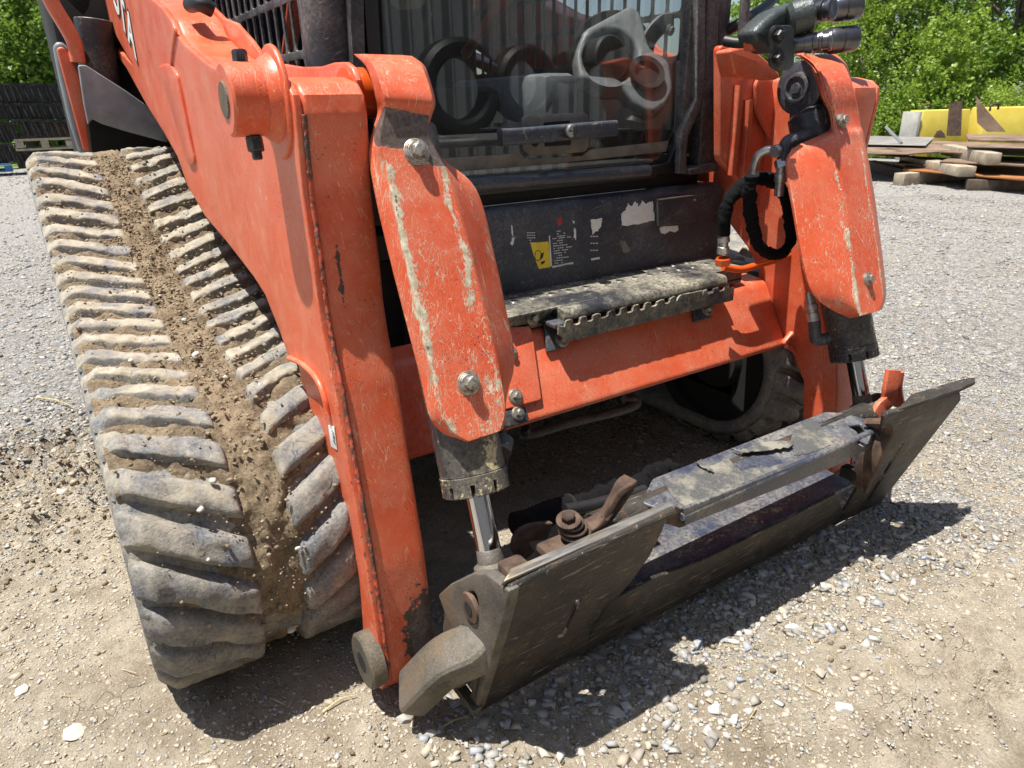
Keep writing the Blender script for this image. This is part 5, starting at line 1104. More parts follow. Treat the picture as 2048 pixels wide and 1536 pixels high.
for k in range(2):
    c = W(1746+k*6, 806+k*6, Y=.93); sub(tube('spring_coil', [c+np.array([math.cos(a)*.030, math.sin(a)*.020, .016*math.cos(a)]) for a in np.linspace(0, 2*math.pi, 15)], .006, M['rust_brown'], L, 8, 2), lr)
# strap bracket, linkage lump
bar('strap_bracket', [W(1052,1112,Y=.90), W(1040,1092,Y=.90), W(1042,1074,Y=.90), W(1062,1064,Y=.905), W(1095,1060,Y=.92)], .012, .035, (0, 1, 0), M['rust_brown'], L, 6)
o = merge('linkage', [v_box(W(1115, 1096, Y=.86), (.07, .05, .022), None)], M['rust_brown'], L); bevel_obj(o, .009)
o = merge('linkage', [v_box(W(1030, 1140, Y=.84), (.05, .05, .03), None)], M['rust_brown'], L); bevel_obj(o, .010)
# sleeved hose behind the coupler
def ripple(a, b, n_, base): return lambda t: base*(1+a*math.sin(t*n_)*math.sin(t*n_*.37+1)+b*math.sin(t*n_*2.3))
hp = [W(1030,1050,Y=1.0), W(1060,1042,Y=1.0), W(1110,1022,Y=1.0), W(1160,1010,Y=1.0), W(1215,992,Y=1.0), W(1262,975,Y=1.02), W(1300,955,Y=1.03), W(1345,938,Y=1.05)]
hh_ = tube('sleeved_hose', hp, lambda t: .026 if t < .33 else .023, M['hose_sleeve'], L, 18, 26); part(hh_, 'hose in a wrinkled black sleeve behind the coupler')
sub(tube('hose_pipe', [W(1130,1020,Y=.975), W(1175,1012,Y=.97), W(1240,995,Y=.965), W(1290,980,Y=.96)], .0125, M['rubber_black'], L), hh_)
def wrinkle(o, path, amp, k, t0=0.0):
    V = vco(o); P = np.array([np.asarray(p) for p in path]); seg = 18; n_ = len(V)//seg; ring = np.arange(len(V))//seg; c = V[:n_*seg].reshape(n_, seg, 3).mean(1); L_ = np.concatenate([[0], np.cumsum(np.linalg.norm(np.diff(c, axis=0), axis=1))])
    s_ = L_[ring]; th = np.arange(len(V)) % seg/seg*2*np.pi; q = fbm(np.stack([s_*k, np.cos(th)*.9+3, np.sin(th)*.9+5], -1), 3, 9)-.5; q2 = fbm(np.stack([s_*k*2.6, np.cos(th)*1.5+9, np.sin(th)*1.5+2], -1), 2, 19)-.5
    m = np.clip((s_/L_[-1]-t0)/.08, .12, 1); V = c[ring]+(V-c[ring])*(1+m*(amp*q+amp*.5*q2))[:, None]; o.data.vertices.foreach_set('co', V.ravel().astype(np.float32)); o.data.update()
wrinkle(hh_, hp, 1.3, 75, .33)
for t in (.36, .62):
    i = int(t*(len(hp)-1)); f = t*(len(hp)-1)-i; c = hp[i]*(1-f)+hp[i+1]*f; d = _n(hp[i+1]-hp[i]); sub(lathe('tie', c, d, [(0, .027), (.001, .029), (.006, .029), (.007, .027)], M['rubber_black'], L, 20), hh_)
# ---------------------------------------------------------------- front cross member
YX = 1.205; f0, f1 = W(1060, 850, Y=YX), W(1560, 697, Y=YX); t0 = W(1470, 574, Y=1.305)
zl, zh = (f0[2]+f1[2])/2, t0[2]; cdir = _n((0, t0[1]-YX, zh-zl)); cnr = _n(np.cross((1, 0, 0), cdir)); cnr = cnr if cnr[1] < 0 else -cnr; CPL = ((0, YX, zl), cnr)
pf = rnd([np.array([0, YX, zl]), np.array([0, t0[1], zh]), np.array([0, t0[1]+.085, zh+.012]), np.array([0, 1.36, zl-.01]), np.array([0, YX+.05, zl-.012])], [.018, .020, .02, .01, .01], 6)
xc0, xc1 = .44, W(1556, 640, pl=CPL)[0]
cm_ = prism('cross_member', [[p+np.array([xc0, 0, 0]) for p in pf]], (xc0, 0, 0), (-1, 0, 0), xc1-xc0, OR, L, .002); part(cm_, 'orange cross member between the loader arms')
def on_c(x, y, d=0.0): return W(x, y, pl=(np.array(CPL[0])+cnr*d, cnr))
def cplate2(name, pts, th, mat, d, par=None, r=0, bev=.002):
    q = [on_c(x, y, d) for x, y in pts]; q = rnd(q, r) if r else q; o = prism(name, [q], np.array(CPL[0])+cnr*d, cnr, th, mat, L, bev)
    if par: sub(o, par)
    return o
# gussets to the right arm
g1 = [on_c(x, y, -.004) for x, y in ((1545,548),(1562,562),(1600,700),(1606,745),(1640,790),(1652,780),(1655,700),(1652,560),(1600,520),(1560,535))]
gs = prism('arm_gusset', [rnd(g1, .008)], np.array(CPL[0])-cnr*.004, cnr, .012, OR, L, .004); sub(gs, cm_)
fl2 = [np.array(p) for p in pix([(1568,690),(1590,700),(1604,735),(1620,770),(1640,790),(1652,785),(1640,700),(1650,640),(1600,650)], Y=1.19)]
sub(prism('gusset_flange', [rnd(fl2, .02)], (0, 1.19, 0), (0, -1, 0), .02, OR, L, .008), cm_)
sub(tube('gusset_weld', [W(x, y, Y=1.178) for x, y in ((1572,692),(1592,706),(1606,740),(1622,772),(1640,792),(1652,786),(1655,740))], .0065, OR, L, 10), cm_)
sub(plate('arm_web', [(1540,548),(1600,505),(1660,520),(1660,700),(1600,700),(1560,600)], .02, OR, L, .01, .004, Y=1.30), cm_)
# left overlay plate and bolts
ov = cplate2('overlay_plate', [(985,655),(1060,652),(1066,668),(1084,800),(1010,820),(985,830)], .010, OW, .011, cm_, .008, .003)
def cbolt(x, y, d, r=.012, par=cm_): b = bolt(on_c(x, y, d), cnr, r, L, M['bolt']); sub(b, par); return b
cbolt(1022, 705, .012, .0095); cbolt(1031, 793, .012, .0105)
lb_ = cplate2('lower_bracket', [(990,828),(1052,812),(1058,842),(1035,850),(1000,856)], .012, M['black_paint'], .009, cm_, .004); cbolt(1036, 827, .010, .0095)
# bent guard rail under the cross member
tube('guard_rail', [W(1050,858,Y=1.30), W(1062,868,Y=1.30), W(1140,846,Y=1.30), W(1225,826,Y=1.30), W(1268,812,Y=1.30), W(1272,800,Y=1.31), W(1248,798,Y=1.32)], .0125, BK, L, 14)
# ---------------------------------------------------------------- step
ZS = .655
stp = [W(x, y, Z=ZS) for x, y in ((985,602),(1403,518),(1466,528),(1466,534),(1330,566),(1120,622),(985,652))]
yb0 = stp[1][1]; yf = W(1466, 530, Z=ZS)[1]
P4 = [np.array([stp[0][0]-.05, yb0+.05, ZS]), np.array([stp[1][0]+.03, yb0+.05, ZS]), np.array([stp[2][0], yf+.04, ZS]), np.array([stp[2][0], W(1464,534,Z=ZS)[1]-.012, ZS]), np.array([stp[0][0]-.05, W(1060,620,Z=ZS)[1]-.02, ZS])]
hole_px = [(1056,587),(1055,600),(1111,576),(1110,588),(1162,566),(1163,578),(1110,590)]
HX = []
for k in range(15):
    for j, yy in enumerate((P4[2][1]+.012, P4[2][1]+.062, P4[2][1]+.110)):
        x = stp[0][0]+.01+k*.0565+(.0 if j % 2 else .028)
        if x < stp[2][0]-.035: HX.append((x, yy))
holes_ = [[np.array([x+.0105*math.cos(a), y+.0105*math.sin(a), ZS]) for a in np.linspace(0, 2*math.pi, 12, endpoint=False)] for x, y in HX]
step = prism('step', [P4]+holes_, (0, 0, ZS), (0, 0, 1), .006, M['black_step'], L, .0015); part(step, 'black perforated step with a serrated front edge')
def v_ring(c, r, h): return v_lathe(np.array(c)-np.array([0, 0, .002]), (0, 0, 1), [(0, r+.006), (h, r+.002), (h+.001, r), (0, r-.0005)], 16)
sub(merge('hole_rim', [v_ring((x, y, ZS), .0105, .0045) for x, y in HX], M['black_step'], L, 60), step)
sub(box('step_box', ((P4[0][0]+P4[2][0])/2, (P4[0][1]+P4[3][1])/2+.0, ZS-.036), (P4[2][0]-P4[0][0]-.002, P4[0][1]-P4[3][1]-.002, .008), M['dark_matter'], L, .002), step)
sub(box('front_skirt', ((P4[0][0]+P4[2][0])/2, P4[3][1]+.005, ZS-.024), (P4[2][0]-P4[0][0], .008, .047), M['black_step'], L, .003), step); sub(box('end_skirt', (P4[2][0]-.004, (P4[1][1]+P4[3][1])/2, ZS-.024), (.008, P4[1][1]-P4[3][1]-.03, .047), M['black_step'], L, .003), step)
# serrated tread bar in front: rounded nose, toothed lip, front face
yN = P4[3][1]; A_ = W(1120, 614, Y=yN-.03); B_ = W(1446, 548, Y=yN-.03); xa, xb = A_[0], B_[0]; zT = ZS-.0005
nose = rnd([np.array([xa, yN+.055, zT+.003]), np.array([xa, yN-.045, zT-.002]), np.array([xa, yN-.052, zT-.030]), np.array([xa, yN+.004, zT-.030])], [.001, .018, .012, .001], 7)
sub(prism('tread_nose', [nose], (xa, 0, 0), (-1, 0, 0), xb-xa, M['black_step'], L, .002), step)
rg0 = random.Random(4); teeth = []; Lx = xb-xa+.02; nT = 14; Ft = []
for k in range(nT):
    a = xa-.01+Lx*k/nT; b = a+Lx/nT*.55; c = xa-.01+Lx*(k+1)/nT
    if k in (9, 10): Ft += [(a, zT-.022), (c, zT-.022)]
    else: j1, j2 = rg0.uniform(-.003, .003), rg0.uniform(-.003, .003); Ft += [(a+j1, zT-.035+j2*.6), (a+.004+j1, zT-.024-j2*.5), (b-.003+j2, zT-.023+j1*.5), (b+.002+j2, zT-.036)]
fp = [np.array([x, yN-.064, z]) for x, z in Ft]+[np.array([xb+.012, yN-.064, zT-.034]), np.array([xb+.012, yN-.064, zT-.070]), np.array([xa-.0, yN-.064, zT-.076]), np.array([xa-.03, yN-.064, zT-.052]), np.array([xa-.03, yN-.064, zT-.03])]
tf = prism('tread_face', [fp], (0, yN-.064, 0), (0, -1, 0), .006, M['black_step'], L, .0015); sub(tf, step)
rim = catmull([p+np.array([0, -.001, .0005]) for p in fp[:len(Ft)]], 4); rm_ = merge('tooth_rim', [v_tube(rim, .0016, 6)], M['black_step'], L, 60); sub(rm_, step); attr(rm_, 'clay', np.full(len(rm_.data.vertices), .42))
sub(box('tread_shelf', ((xa+xb)/2, yN-.03, zT-.068), (xb-xa, .065, .006), M['dark_matter'], L, .001), step)
for x, y, w_ in ((1112, 672, 24), (1404, 612, 20)):
    bk_ = [on_c(x-w_, y-30, .012), on_c(x+w_*.9, y-36, .012), on_c(x+w_, y+22, .012), on_c(x-w_*.7, y+32, .012)]
    bo_ = prism('step_bracket', [rnd(bk_, .004)], np.array(CPL[0])+cnr*.012, cnr, .010, M['black_gloss'], L, .002); sub(bo_, step); sub(bolt(on_c(x+w_*.5, y+6, .013), cnr, .0115, L), step)
sub(box('bracket_arm', on_c(1112, 645, .03), (.05, .06, .012), M['black_gloss'], L, .003), step); sub(box('bracket_arm', on_c(1404, 585, .03), (.05, .06, .012), M['black_gloss'], L, .003), step)
sub(bolt(W(1066, 636, Y=yN-.002), (0, -1, .1), .0105, L), step)
# ---------------------------------------------------------------- black front panel
YP = 1.46
zpt = W(1200, 392, Y=YP)[2]; zpt = (W(980,418,Y=YP)[2]+W(1430,366,Y=YP)[2])/2
xpl, xpr = W(830, 430, Y=YP)[0], W(1452, 420, Y=YP)[0]
pnl = box('front_panel', ((xpl+xpr)/2, YP+.10, (zpt+.50)/2), (xpr-xpl, .20, zpt-.50), M['panel_black'], L, .032, seg=5); part(pnl, 'black front panel under the door with torn stickers')
def onp(pts, th, mat, name, par=pnl, d=.0006, r=0, bev=.0002): o = plate(name, pts, th, mat, L, r, bev, Y=YP-d); sub(o, par); return o
rc = onp([(1314,404),(1318,400),(1386,391),(1392,394),(1393,440),(1388,444),(1318,453),(1314,449)], .010, M['panel_black'], 'recessed_cover', d=.006, r=.004, bev=.003)
sub(tube('cover_gasket', [W(x, y, Y=YP-.006) for x, y in ((1316,452),(1315,403),(1321,399),(1386,391),(1391,394))], .0025, M['dusty_strip'], L, 6, 4), pnl)
sub(lathe('screw', W(1389, 400, Y=YP-.006), (0, -1, 0), [(0, .004), (.003, .003)], M['zinc'], L, 10), pnl)
rg_ = random.Random(9)
def rag(pts, amp=1.5, k=4):
    out = []
    for i, p in enumerate(pts):
        q = pts[(i+1) % len(pts)]
        for j in range(k): t = j/k; out.append((p[0]+(q[0]-p[0])*t+rg_.uniform(-amp, amp), p[1]+(q[1]-p[1])*t+rg_.uniform(-amp, amp)))
    return out
onp(rag([(1243,428),(1252,420),(1256,406),(1263,413),(1272,402),(1278,414),(1285,401),(1293,408),(1306,401),(1308,440),(1290,446),(1243,452)], 1.6), .0005, M['sticker_white'], 'torn_sticker')
onp([(1061,486),(1097,483),(1102,534),(1078,538),(1067,510)], .0005, M['sticker_yellow'], 'yellow_label', r=.001)
onp([(1098,472),(1100,471),(1104,532),(1101,533)], .0006, M['sticker_white'], 'label_edge')
for k in range(15):                                                      # what is left of the printed warning text
    y = 462+k*4.9; x0_ = 1098+k*.45; ln = rg_.uniform(16, 44) if k > 2 else rg_.uniform(8, 20)
    if k < 3: x0_ += 10
    for j in range(int(ln/4)):
        if rg_.random() < .78: xx = x0_+6+j*4.2; onp([(xx, y-j*.45), (xx+3.1, y-j*.45-.3), (xx+3.1, y-j*.45+1.3), (xx, y-j*.45+1.7)], .0004, M['sticker_white'], 'print_fragment', bev=.0001)
for k in range(5):
    for j in range(4): xx = 1054+j*4.3+k*.4; y = 465+k*5; onp([(xx, y), (xx+3, y-.4), (xx+3, y+1.2), (xx, y+1.6)], .0004, M['sticker_white'], 'print_fragment', bev=.0001) if rg_.random() < .8 else None
onp([(1104,532),(1146,524),(1147,527),(1105,536)], .0004, M['sticker_white'], 'label_edge')
onp(rag([(1181,440),(1204,436),(1203,452),(1196,462),(1184,468),(1183,450)], 1.2), .0005, M['sticker_white'], 'torn_sticker')
onp([(1182,517),(1199,514),(1200,518),(1183,521)], .0004, M['sticker_white'], 'label_edge'); onp(rag([(1115,438),(1123,436),(1125,446),(1117,452)], 1, 3), .0004, M['sticker_red'], 'torn_sticker')
for k in range(9): xx = 1181+(k % 3)*5.5; y = 472+(k//3)*14; onp([(xx, y), (xx+4, y-.5), (xx+4, y+1.2), (xx, y+1.7)], .0004, M['sticker_white'], 'print_fragment', bev=.0001)
for a, b in (((1022,450),(1028,478)), ((1148,455),(1152,480)), ((1146,440),(1149,448)), ((1026,470),(1025,492))): onp(rag([a, (a[0]+4, a[1]+4), b, (b[0]-4, b[1]-5)], 1.2, 3), .0004, M['sticker_white'], 'torn_sticker')
onp(rag([(1240,484),(1250,480),(1256,490),(1260,500),(1252,508),(1245,500)], 2, 3), .0004, M['dusty_strip'], 'paint_scrape')
onp([(1319,456),(1325,453),(1356,451),(1357,460),(1350,465),(1340,462),(1330,468),(1322,466)], .0005, M['sticker_white'], 'part_number_label')
c_ = W(1076, 511, Y=YP-.0016); sub(tube('warning_symbol', [c_+np.array([.010*math.cos(a), 0, .013*math.sin(a)]) for a in np.linspace(0, 2*math.pi, 13)], .0008, M['ink'], L, 5, 2), pnl)
onp([(1082,508),(1088,504),(1086,515),(1080,520)], .0006, M['ink'], 'warning_symbol', d=.0012); onp([(1082,524),(1090,521),(1090,525),(1083,530)], .0006, M['ink'], 'warning_symbol', d=.0012)
# ---------------------------------------------------------------- cab
YD = 1.50; FB = M['frame_black']
zb_ = W(1110, 330, Y=YD)[2]
cyl('sill_tube', W(900, 374, Y=1.475), W(1296, 341, Y=1.475), .017, M['black_gloss'], L, .002, 28)
sub(box('sill_seal', (W(1100, 378, Y=1.49)[0], 1.485, W(1100, 366, Y=1.49)[2]-.002), (.72, .02, .020), M['rubber_black'], L, .004), bpy.data.objects['sill_tube'])
box('cab_sill', (MX, YD+.09, zb_-.055), (1.10, .16, .10), M['dark_matter'], L, .01)
# left post (round roll bar), strip and door frame
def post(pxt, pxb, Y, r, name, mat): a = W(*pxt, Y=Y); b = W(*pxb, Y=Y); return cyl(name, b, a+(a-b)*2.2, r, mat, L, .002, 36)
post((652, 0), (668, 150), 1.55, .054, 'roll_bar', FB)
def vstrip(x0t, x1t, x0b, x1b, yb_, Y, th, name, mat, par=None, bev=.003):
    p = [W(x0t, 0, Y=Y), W(x1t, 0, Y=Y), W(x1b, yb_, Y=Y), W(x0b, yb_, Y=Y)]; up_ = (p[0]-p[3]); p[0] = p[0]+up_*2.0; p[1] = p[1]+(p[1]-p[2])*2.0
    o = prism(name, [p], (0, Y, 0), (0, -1, 0), th, mat, L, bev); return o
vstrip(699, 728, 716, 736, 330, 1.475, .03, 'hinge_strip', M['frame_black']); vstrip(728, 756, 752, 778, 342, 1.49, .03, 'door_seal', M['rubber_black'])
door = empty('d', (0, 0, 0), None, None); bpy.data.objects.remove(door)
gq = [W(752, -420, Y=YD), W(1400, -420, Y=YD), W(1372, 170, Y=YD), W(1350, 260, Y=YD), W(1318, 318, Y=YD), W(1290, 326, Y=YD), W(870, 362, Y=YD), W(775, 345, Y=YD)]
door = prism('door', [gq], (0, YD, 0), (0, -1, 0), .006, M['glass'], L, 0, None); part(door, 'glass cab door reflecting a ribbed wall')
fq = [W(1384, -420, Y=YD-.004), W(1420, -420, Y=YD-.004), W(1416, 200, Y=YD-.004), W(1398, 240, Y=YD-.004), W(1366, 345, Y=YD-.004), W(1290, 352, Y=YD-.004), W(1290, 337, Y=YD-.004), W(1338, 325, Y=YD-.004), W(1352, 290, Y=YD-.004), W(1382, 190, Y=YD-.004)]
sub(prism('door_frame', [fq], (0, YD-.004, 0), (0, -1, 0), .025, M['rubber_black'], L, .004), door)
# dusty band along the bottom with raised latch plate
Yb = YD-.0025
band = [(868,318),(1000,310),(1040,306),(1050,316),(1060,318),(1165,312),(1180,300),(1190,298),(1338,282),(1333,303),(1180,320),(1000,337),(880,344)]
sub(plate('lower_band', band, .003, M['dusty_strip'], L, 0, .001, Y=Yb), door)
sub(plate('latch_plate', [(1044,236),(1054,231),(1170,225),(1177,230),(1178,292),(1170,304),(1060,312),(1046,300)], .004, M['dusty_strip'], L, .006, .0015, Y=Yb-.001), door)
sub(plate('latch_slot', [(1088,245),(1140,241),(1140,252),(1088,256)], .003, M['dark_matter'], L, .002, .0005, Y=Yb-.003), door); sub(plate('latch_slot', [(1090,283),(1142,280),(1142,290),(1090,293)], .003, M['dark_matter'], L, .002, .0005, Y=Yb-.003), door)
hd = bar('handle', [W(1000,275,Y=YD-.045), W(1060,271,Y=YD-.048), W(1115,266,Y=YD-.048), W(1180,260,Y=YD-.047), W(1229,256,Y=YD-.045)], .026, .038, (0, 1, 0), M['black_gloss'], L, 5); sub(hd, door)
sub(cyl('lock_barrel', W(1141,263,Y=YD-.06), W(1141,263,Y=YD-.085), .0165, M['rubber_black'], L), door); sub(lathe('lock_face', W(1142,262,Y=YD-.084), (0, -1, 0), [(0, .015), (.004, .015), (.006, .013), (.0062, .010), (.005, .0098)], M['zinc'], L, 28), door)
sub(box('key_slot', W(1142,262,Y=YD-.0905), (.010, .002, .003), M['ink'], L, 0), door)
for x, y in ((1070, 285), (1120, 278)): sub(cyl('handle_post', W(x, y, Y=YD-.004), W(x, y-8, Y=YD-.045), .010, M['rubber_black'], L), door)
sub(plate('document_holder', [(770,-30),(850,-30),(850,5),(840,17),(800,20),(785,12)], .002, M['dusty_strip'], L, .004, .0004, Y=YD+.010), door)
# right cab post: ribbed sections
ps = [vstrip(1384, 1400, 1358, 1372, 330, 1.478, .03, 'cab_post', FB)]
rp = [W(1398,-400,Y=1.462), W(1418,-400,Y=1.462), W(1410,180,Y=1.462), W(1400,222,Y=1.462), W(1376,275,Y=1.462), W(1374,348,Y=1.462), W(1358,347,Y=1.462), W(1362,262,Y=1.462), W(1392,200,Y=1.462)]
sealR = prism('post_seal', [rp], (0, 1.462, 0), (0, -1, 0), .02, M['dusty_strip'] if False else FB, L, .005); sub(sealR, ps[0])
o = vstrip(1418, 1442, 1398, 1424, 340, 1.470, .05, 'post_channel', FB, bev=.008); sub(o, ps[0]); o = vstrip(1440, 1466, 1424, 1438, 330, 1.474, .08, 'post_face', FB, bev=.010); sub(o, ps[0])
sub(plate('post_foot', [(1378,338),(1428,325),(1440,333),(1436,342),(1380,350)], .05, FB, L, .004, .003, Y=1.455), ps[0])
hb = plate('hinge_plate', [(1440,166),(1464,170),(1455,236),(1432,240)], .012, FB, L, .003, .002, Y=1.44); sub(hb, ps[0]); sub(bolt(W(1458,222,Y=1.435), (.3, -1, 0), .013, L), ps[0]); sub(bolt(W(1456,190,Y=1.435), (.3, -1, 0), .010, L), ps[0])
tube('grab_bar', [W(1502,-220,Y=1.40), W(1495,-80,Y=1.40), W(1489,20,Y=1.40), W(1482,100,Y=1.40), W(1480,150,Y=1.40), W(1478,175,Y=1.40), W(1466,195,Y=1.41), W(1456,202,Y=1.43)], .0135, FB, L, 16)
# side screen, roof, inside of the cab
def slotgrid():
    pl = (W(440, 10, X=.56), _n((-1, -.0, 0)))
    yy = np.arange(1.62, 2.75, .062); zz = np.arange(1.10, 1.66, .118); hs_ = []
    for i, y in enumerate(yy):
        for j, z in enumerate(zz): hs_.append(rnd([np.array([.56, y+.006, z+.008]), np.array([.56, y+.056, z+.008]), np.array([.56, y+.056, z+.108]), np.array([.56, y+.006, z+.108])], .010, 3))
    return prism('side_screen', [[np.array([.56, 1.58, 1.05]), np.array([.56, 2.80, 1.05]), np.array([.56, 2.80, 1.74]), np.array([.56, 1.58, 1.74])]]+hs_, (.56, 0, 0), (-1, 0, 0), .006, FB, L, .0015)
part(slotgrid(), 'black punched side screen of the cab')
scr = bpy.data.objects['side_screen']; o2 = scr.copy(); SC.collection.objects.link(o2); o2.location = (scr.location[0]+1.10, scr.location[1], scr.location[2])
box('cab_roof', (MX, 2.50, 2.12), (1.16, .95, .10), FB, L, .03); box('cab_back', (MX, 2.86, 1.5), (1.10, .04, 1.2), M['dark_matter'], L, .01)  # unseen roof, cut back in front to let sun onto step and pod
box('seat', (MX+.02, 2.35, 1.05), (.50, .50, .22), M['dark_matter'], L, .05); box('seat_back', (MX+.02, 2.62, 1.38), (.46, .14, .6), M['dark_matter'], L, .05)
for sx, nm in ((-.30, 'console'), (.30, 'console')): box(nm, (MX+sx, 2.15, 1.10), (.14, .6, .18), M['grey_plastic'], L, .03)
tube('inner_strut', [(MX-.42, 1.75, 1.95), (MX-.40, 2.1, 1.45), (MX-.35, 2.6, 1.1)], .022, OR, L); tube('inner_strut', [(MX+.42, 1.8, 1.95), (MX+.42, 2.2, 1.55), (MX+.45, 2.7, 1.3)], .022, OR, L)
box('cab_side', (MX+.55, 2.2, 1.0), (.03, 1.25, .42), M['dark_matter'], L, .005); box('cab_side', (MX-.55, 2.2, .95), (.03, 1.25, .3), M['dark_matter'], L, .005)
cyl('hole_shade_disc', W(1222, 112, Y=1.72), W(1222, 112, Y=1.74), .12, M['dark_matter'], L)  # dark disc standing in for the shade inside the pod's round hole
# big rubber rings and grey armrest pod seen through the door
def vring(px, py, Y, ro, ri, mat, name, d=(0, -1, .12), dep=.05):
    c = W(px, py, Y=Y); return lathe(name, c, d, [(0, ri), (0, ro-.006), (-.006, ro), (-dep, ro), (-dep, ri), (0, ri)], mat, L, 56)
vring(1225, 115, 1.61, .060, .046, M['rubber_black'], 'air_duct', dep=.06)
pod = [(1168,58),(1262,8),(1280,20),(1300,95),(1340,120),(1348,180),(1330,215),(1300,225),(1268,205),(1235,165),(1160,158),(1152,110)]
cup = [W(1222+58*math.cos(a)*.95, 112+54*math.sin(a), Y=1.64) for a in np.linspace(0, 2*math.pi, 26, endpoint=False)]
PPL = (W(1250, 120, Y=1.60), _n((-.25, -.80, .55))); cup = [W(1222+58*math.cos(a)*.95, 112+54*math.sin(a), pl=PPL) for a in np.linspace(0, 2*math.pi, 26, endpoint=False)]
pd = prism('armrest_pod', [rnd(pix(pod, pl=PPL), .02), cup], PPL[0], PPL[1], .05, M['grey_plastic'], L, .012); part(pd, 'grey moulded armrest pod inside the cab')
sub(lathe('round_vent', W(1290, 152, pl=PPL), (-.25, -.8, .55), [(0, .045), (.012, .052), (.020, .050), (.018, .036), (.006, .034), (.005, .0)], M['rubber_black'], L, 40), pd); sub(cyl('vent_core', W(1290, 152, pl=PPL)-PPL[1]*.004, W(1290, 152, pl=PPL)+PPL[1]*.006, .046, M['rubber_black'], L), pd)
sub(bar('pod_bracket', [W(1290,110,Y=1.63), W(1300,75,Y=1.63), W(1325,48,Y=1.63), W(1345,45,Y=1.63)], .012, .05, (0, 1, 0), M['grey_plastic'], L, 6), pd)
sub(bolt(W(1340, 60, Y=1.60), (0, -1, 0), .009, L), pd)
box('cab_front_floor', (MX, 1.75, 1.0), (1.0, .34, .05), M['dark_matter'], L, .01)
# ---------------------------------------------------------------- hydraulic couplers on the right arm
cb = empty('c', (0, 0, 0), None, None); bpy.data.objects.remove(cb)
YC = 1.15
mf = [W(x, y, Y=YC) for x, y in ((1512,62),(1530,42),(1556,20),(1600,4),(1618,0),(1625,50),(1600,60),(1590,62),(1560,100),(1545,108),(1528,92),(1515,84))]
man = prism('coupler_block', [rnd(mf, .012)], (0, YC, 0), (0, -1, 0), .06, M['cast_grey'], L, .014); part(man, 'grey cast coupler block with four quick couplers')
def coupler(a, b, r, Y0, Y1, big, label=None):
    A = W(*a, Y=Y0); B = W(*b, Y=Y1); d = B-A; Ln = np.linalg.norm(d)
    if big: pr = [(0, r*.8), (Ln*.25, r*.85), (Ln*.3, r*.9), (Ln*.38, r), (Ln*.55, r), (Ln*.56, r*.93), (Ln*.60, r*.93), (Ln*.61, r), (Ln*.93, r), (Ln*.97, r*.95), (Ln, r*.86), (Ln, r*.66), (Ln-.003, r*.64), (Ln-.003, .001)]
    else: pr = [(0, r*.95), (Ln*.30, r*.95), (Ln*.31, r*1.05), (Ln*.5, r*1.05), (Ln*.52, r*.9), (Ln*.66, r*.9), (Ln*.68, r), (Ln*.74, r), (Ln*.76, r*.8), (Ln*.90, r*.8), (Ln*.92, r), (Ln*.985, r), (Ln, r*.9), (Ln, r*.55), (Ln-.002, .001)]
    o = lathe('quick_coupler', A, d, pr, M['coupler_steel'], L, 40, 30); sub(o, man); return o
coupler((1600, 30), (1668, 17), .023, YC, YC-.08, False); coupler((1640, 22), (1722, 10), .0315, YC+.06, YC-.0, True)
coupler((1588, 88), (1665, 80), .0215, YC-.02, YC-.09, False); coupler((1630, 85), (1712, 76), .0305, YC+.05, YC-.0, True)
sub(lathe('block_neck', W(1575, 40, Y=YC-.01), W(1618, 28, Y=YC-.04)-W(1575, 40, Y=YC-.01), [(0, .028), (.01, .036), (.05, .036), (.055, .03)], M['cast_grey'], L, 32), man)
br_ = plate('coupler_bracket', [(1547,60),(1554,50),(1582,50),(1589,57),(1589,128),(1580,140),(1558,142),(1549,132)], .012, M['cast_grey'], L, .006, .002, Y=YC-.045); sub(br_, man)
for x, y in ((1553,72),(1552,117)): sub(bolt(W(x, y, Y=YC-.046), (-.25, -1, -.05), .0125, L, M['dark_bolt'], wash=2, h=1.2), man)
sub(cyl('hex_nut', W(1494, 78, Y=1.2), W(1512, 76, Y=1.18), .030, OR, L, seg=6), man)
sub(tube('feed_hose', [W(1450,82,Y=1.25), W(1475,86,Y=1.22), W(1495,84,Y=1.2)], .012, M['rubber_black'], L), man)
sub(tube('feed_hose', [W(1440,70,Y=1.5), W(1490,40,Y=1.45), W(1540,5,Y=1.5), W(1575,-40,Y=1.6)], .014, M['rubber_black'], L), man)
# coupler stand on the arm
plate('coupler_stand', [(1460,100),(1500,90),(1545,130),(1562,150),(1555,160),(1470,150)], .05, OR, L, .01, .006, Y=1.26)
# inner side panel of the right arm seen behind the guard, with its cut-out edge
ins = [(1440,90),(1500,92),(1560,150),(1568,190),(1565,240),(1560,290),(1570,360),(1590,480),(1600,540),(1540,560),(1545,520),(1500,420),(1478,360),(1440,320)]
pA = pix(ins, Y=1.36); st_ = prism('tower_plate', [rnd(pA, .015)], (0, 1.36, 0), _n((-.25, -1, 0)) if False else (0, -1, 0), .025, OR, L, .006); part(st_, 'orange tower plate behind the right cylinder')
ri = [(1512,170),(1520,150),(1545,160),(1552,230),(1550,290),(1540,275),(1514,225)]
sub(plate('raised_panel', ri, .012, OR, L, .008, .004, Y=1.343), st_)
for a, b in (((1478,170),(1462,350)), ((1498,200),(1486,360))): sub(bar('rib', [W(*a, Y=1.35), W((a[0]+b[0])/2, (a[1]+b[1])/2, Y=1.35), W(*b, Y=1.35)], .02, .02, (0, 1, 0), OR, L, 4), st_)
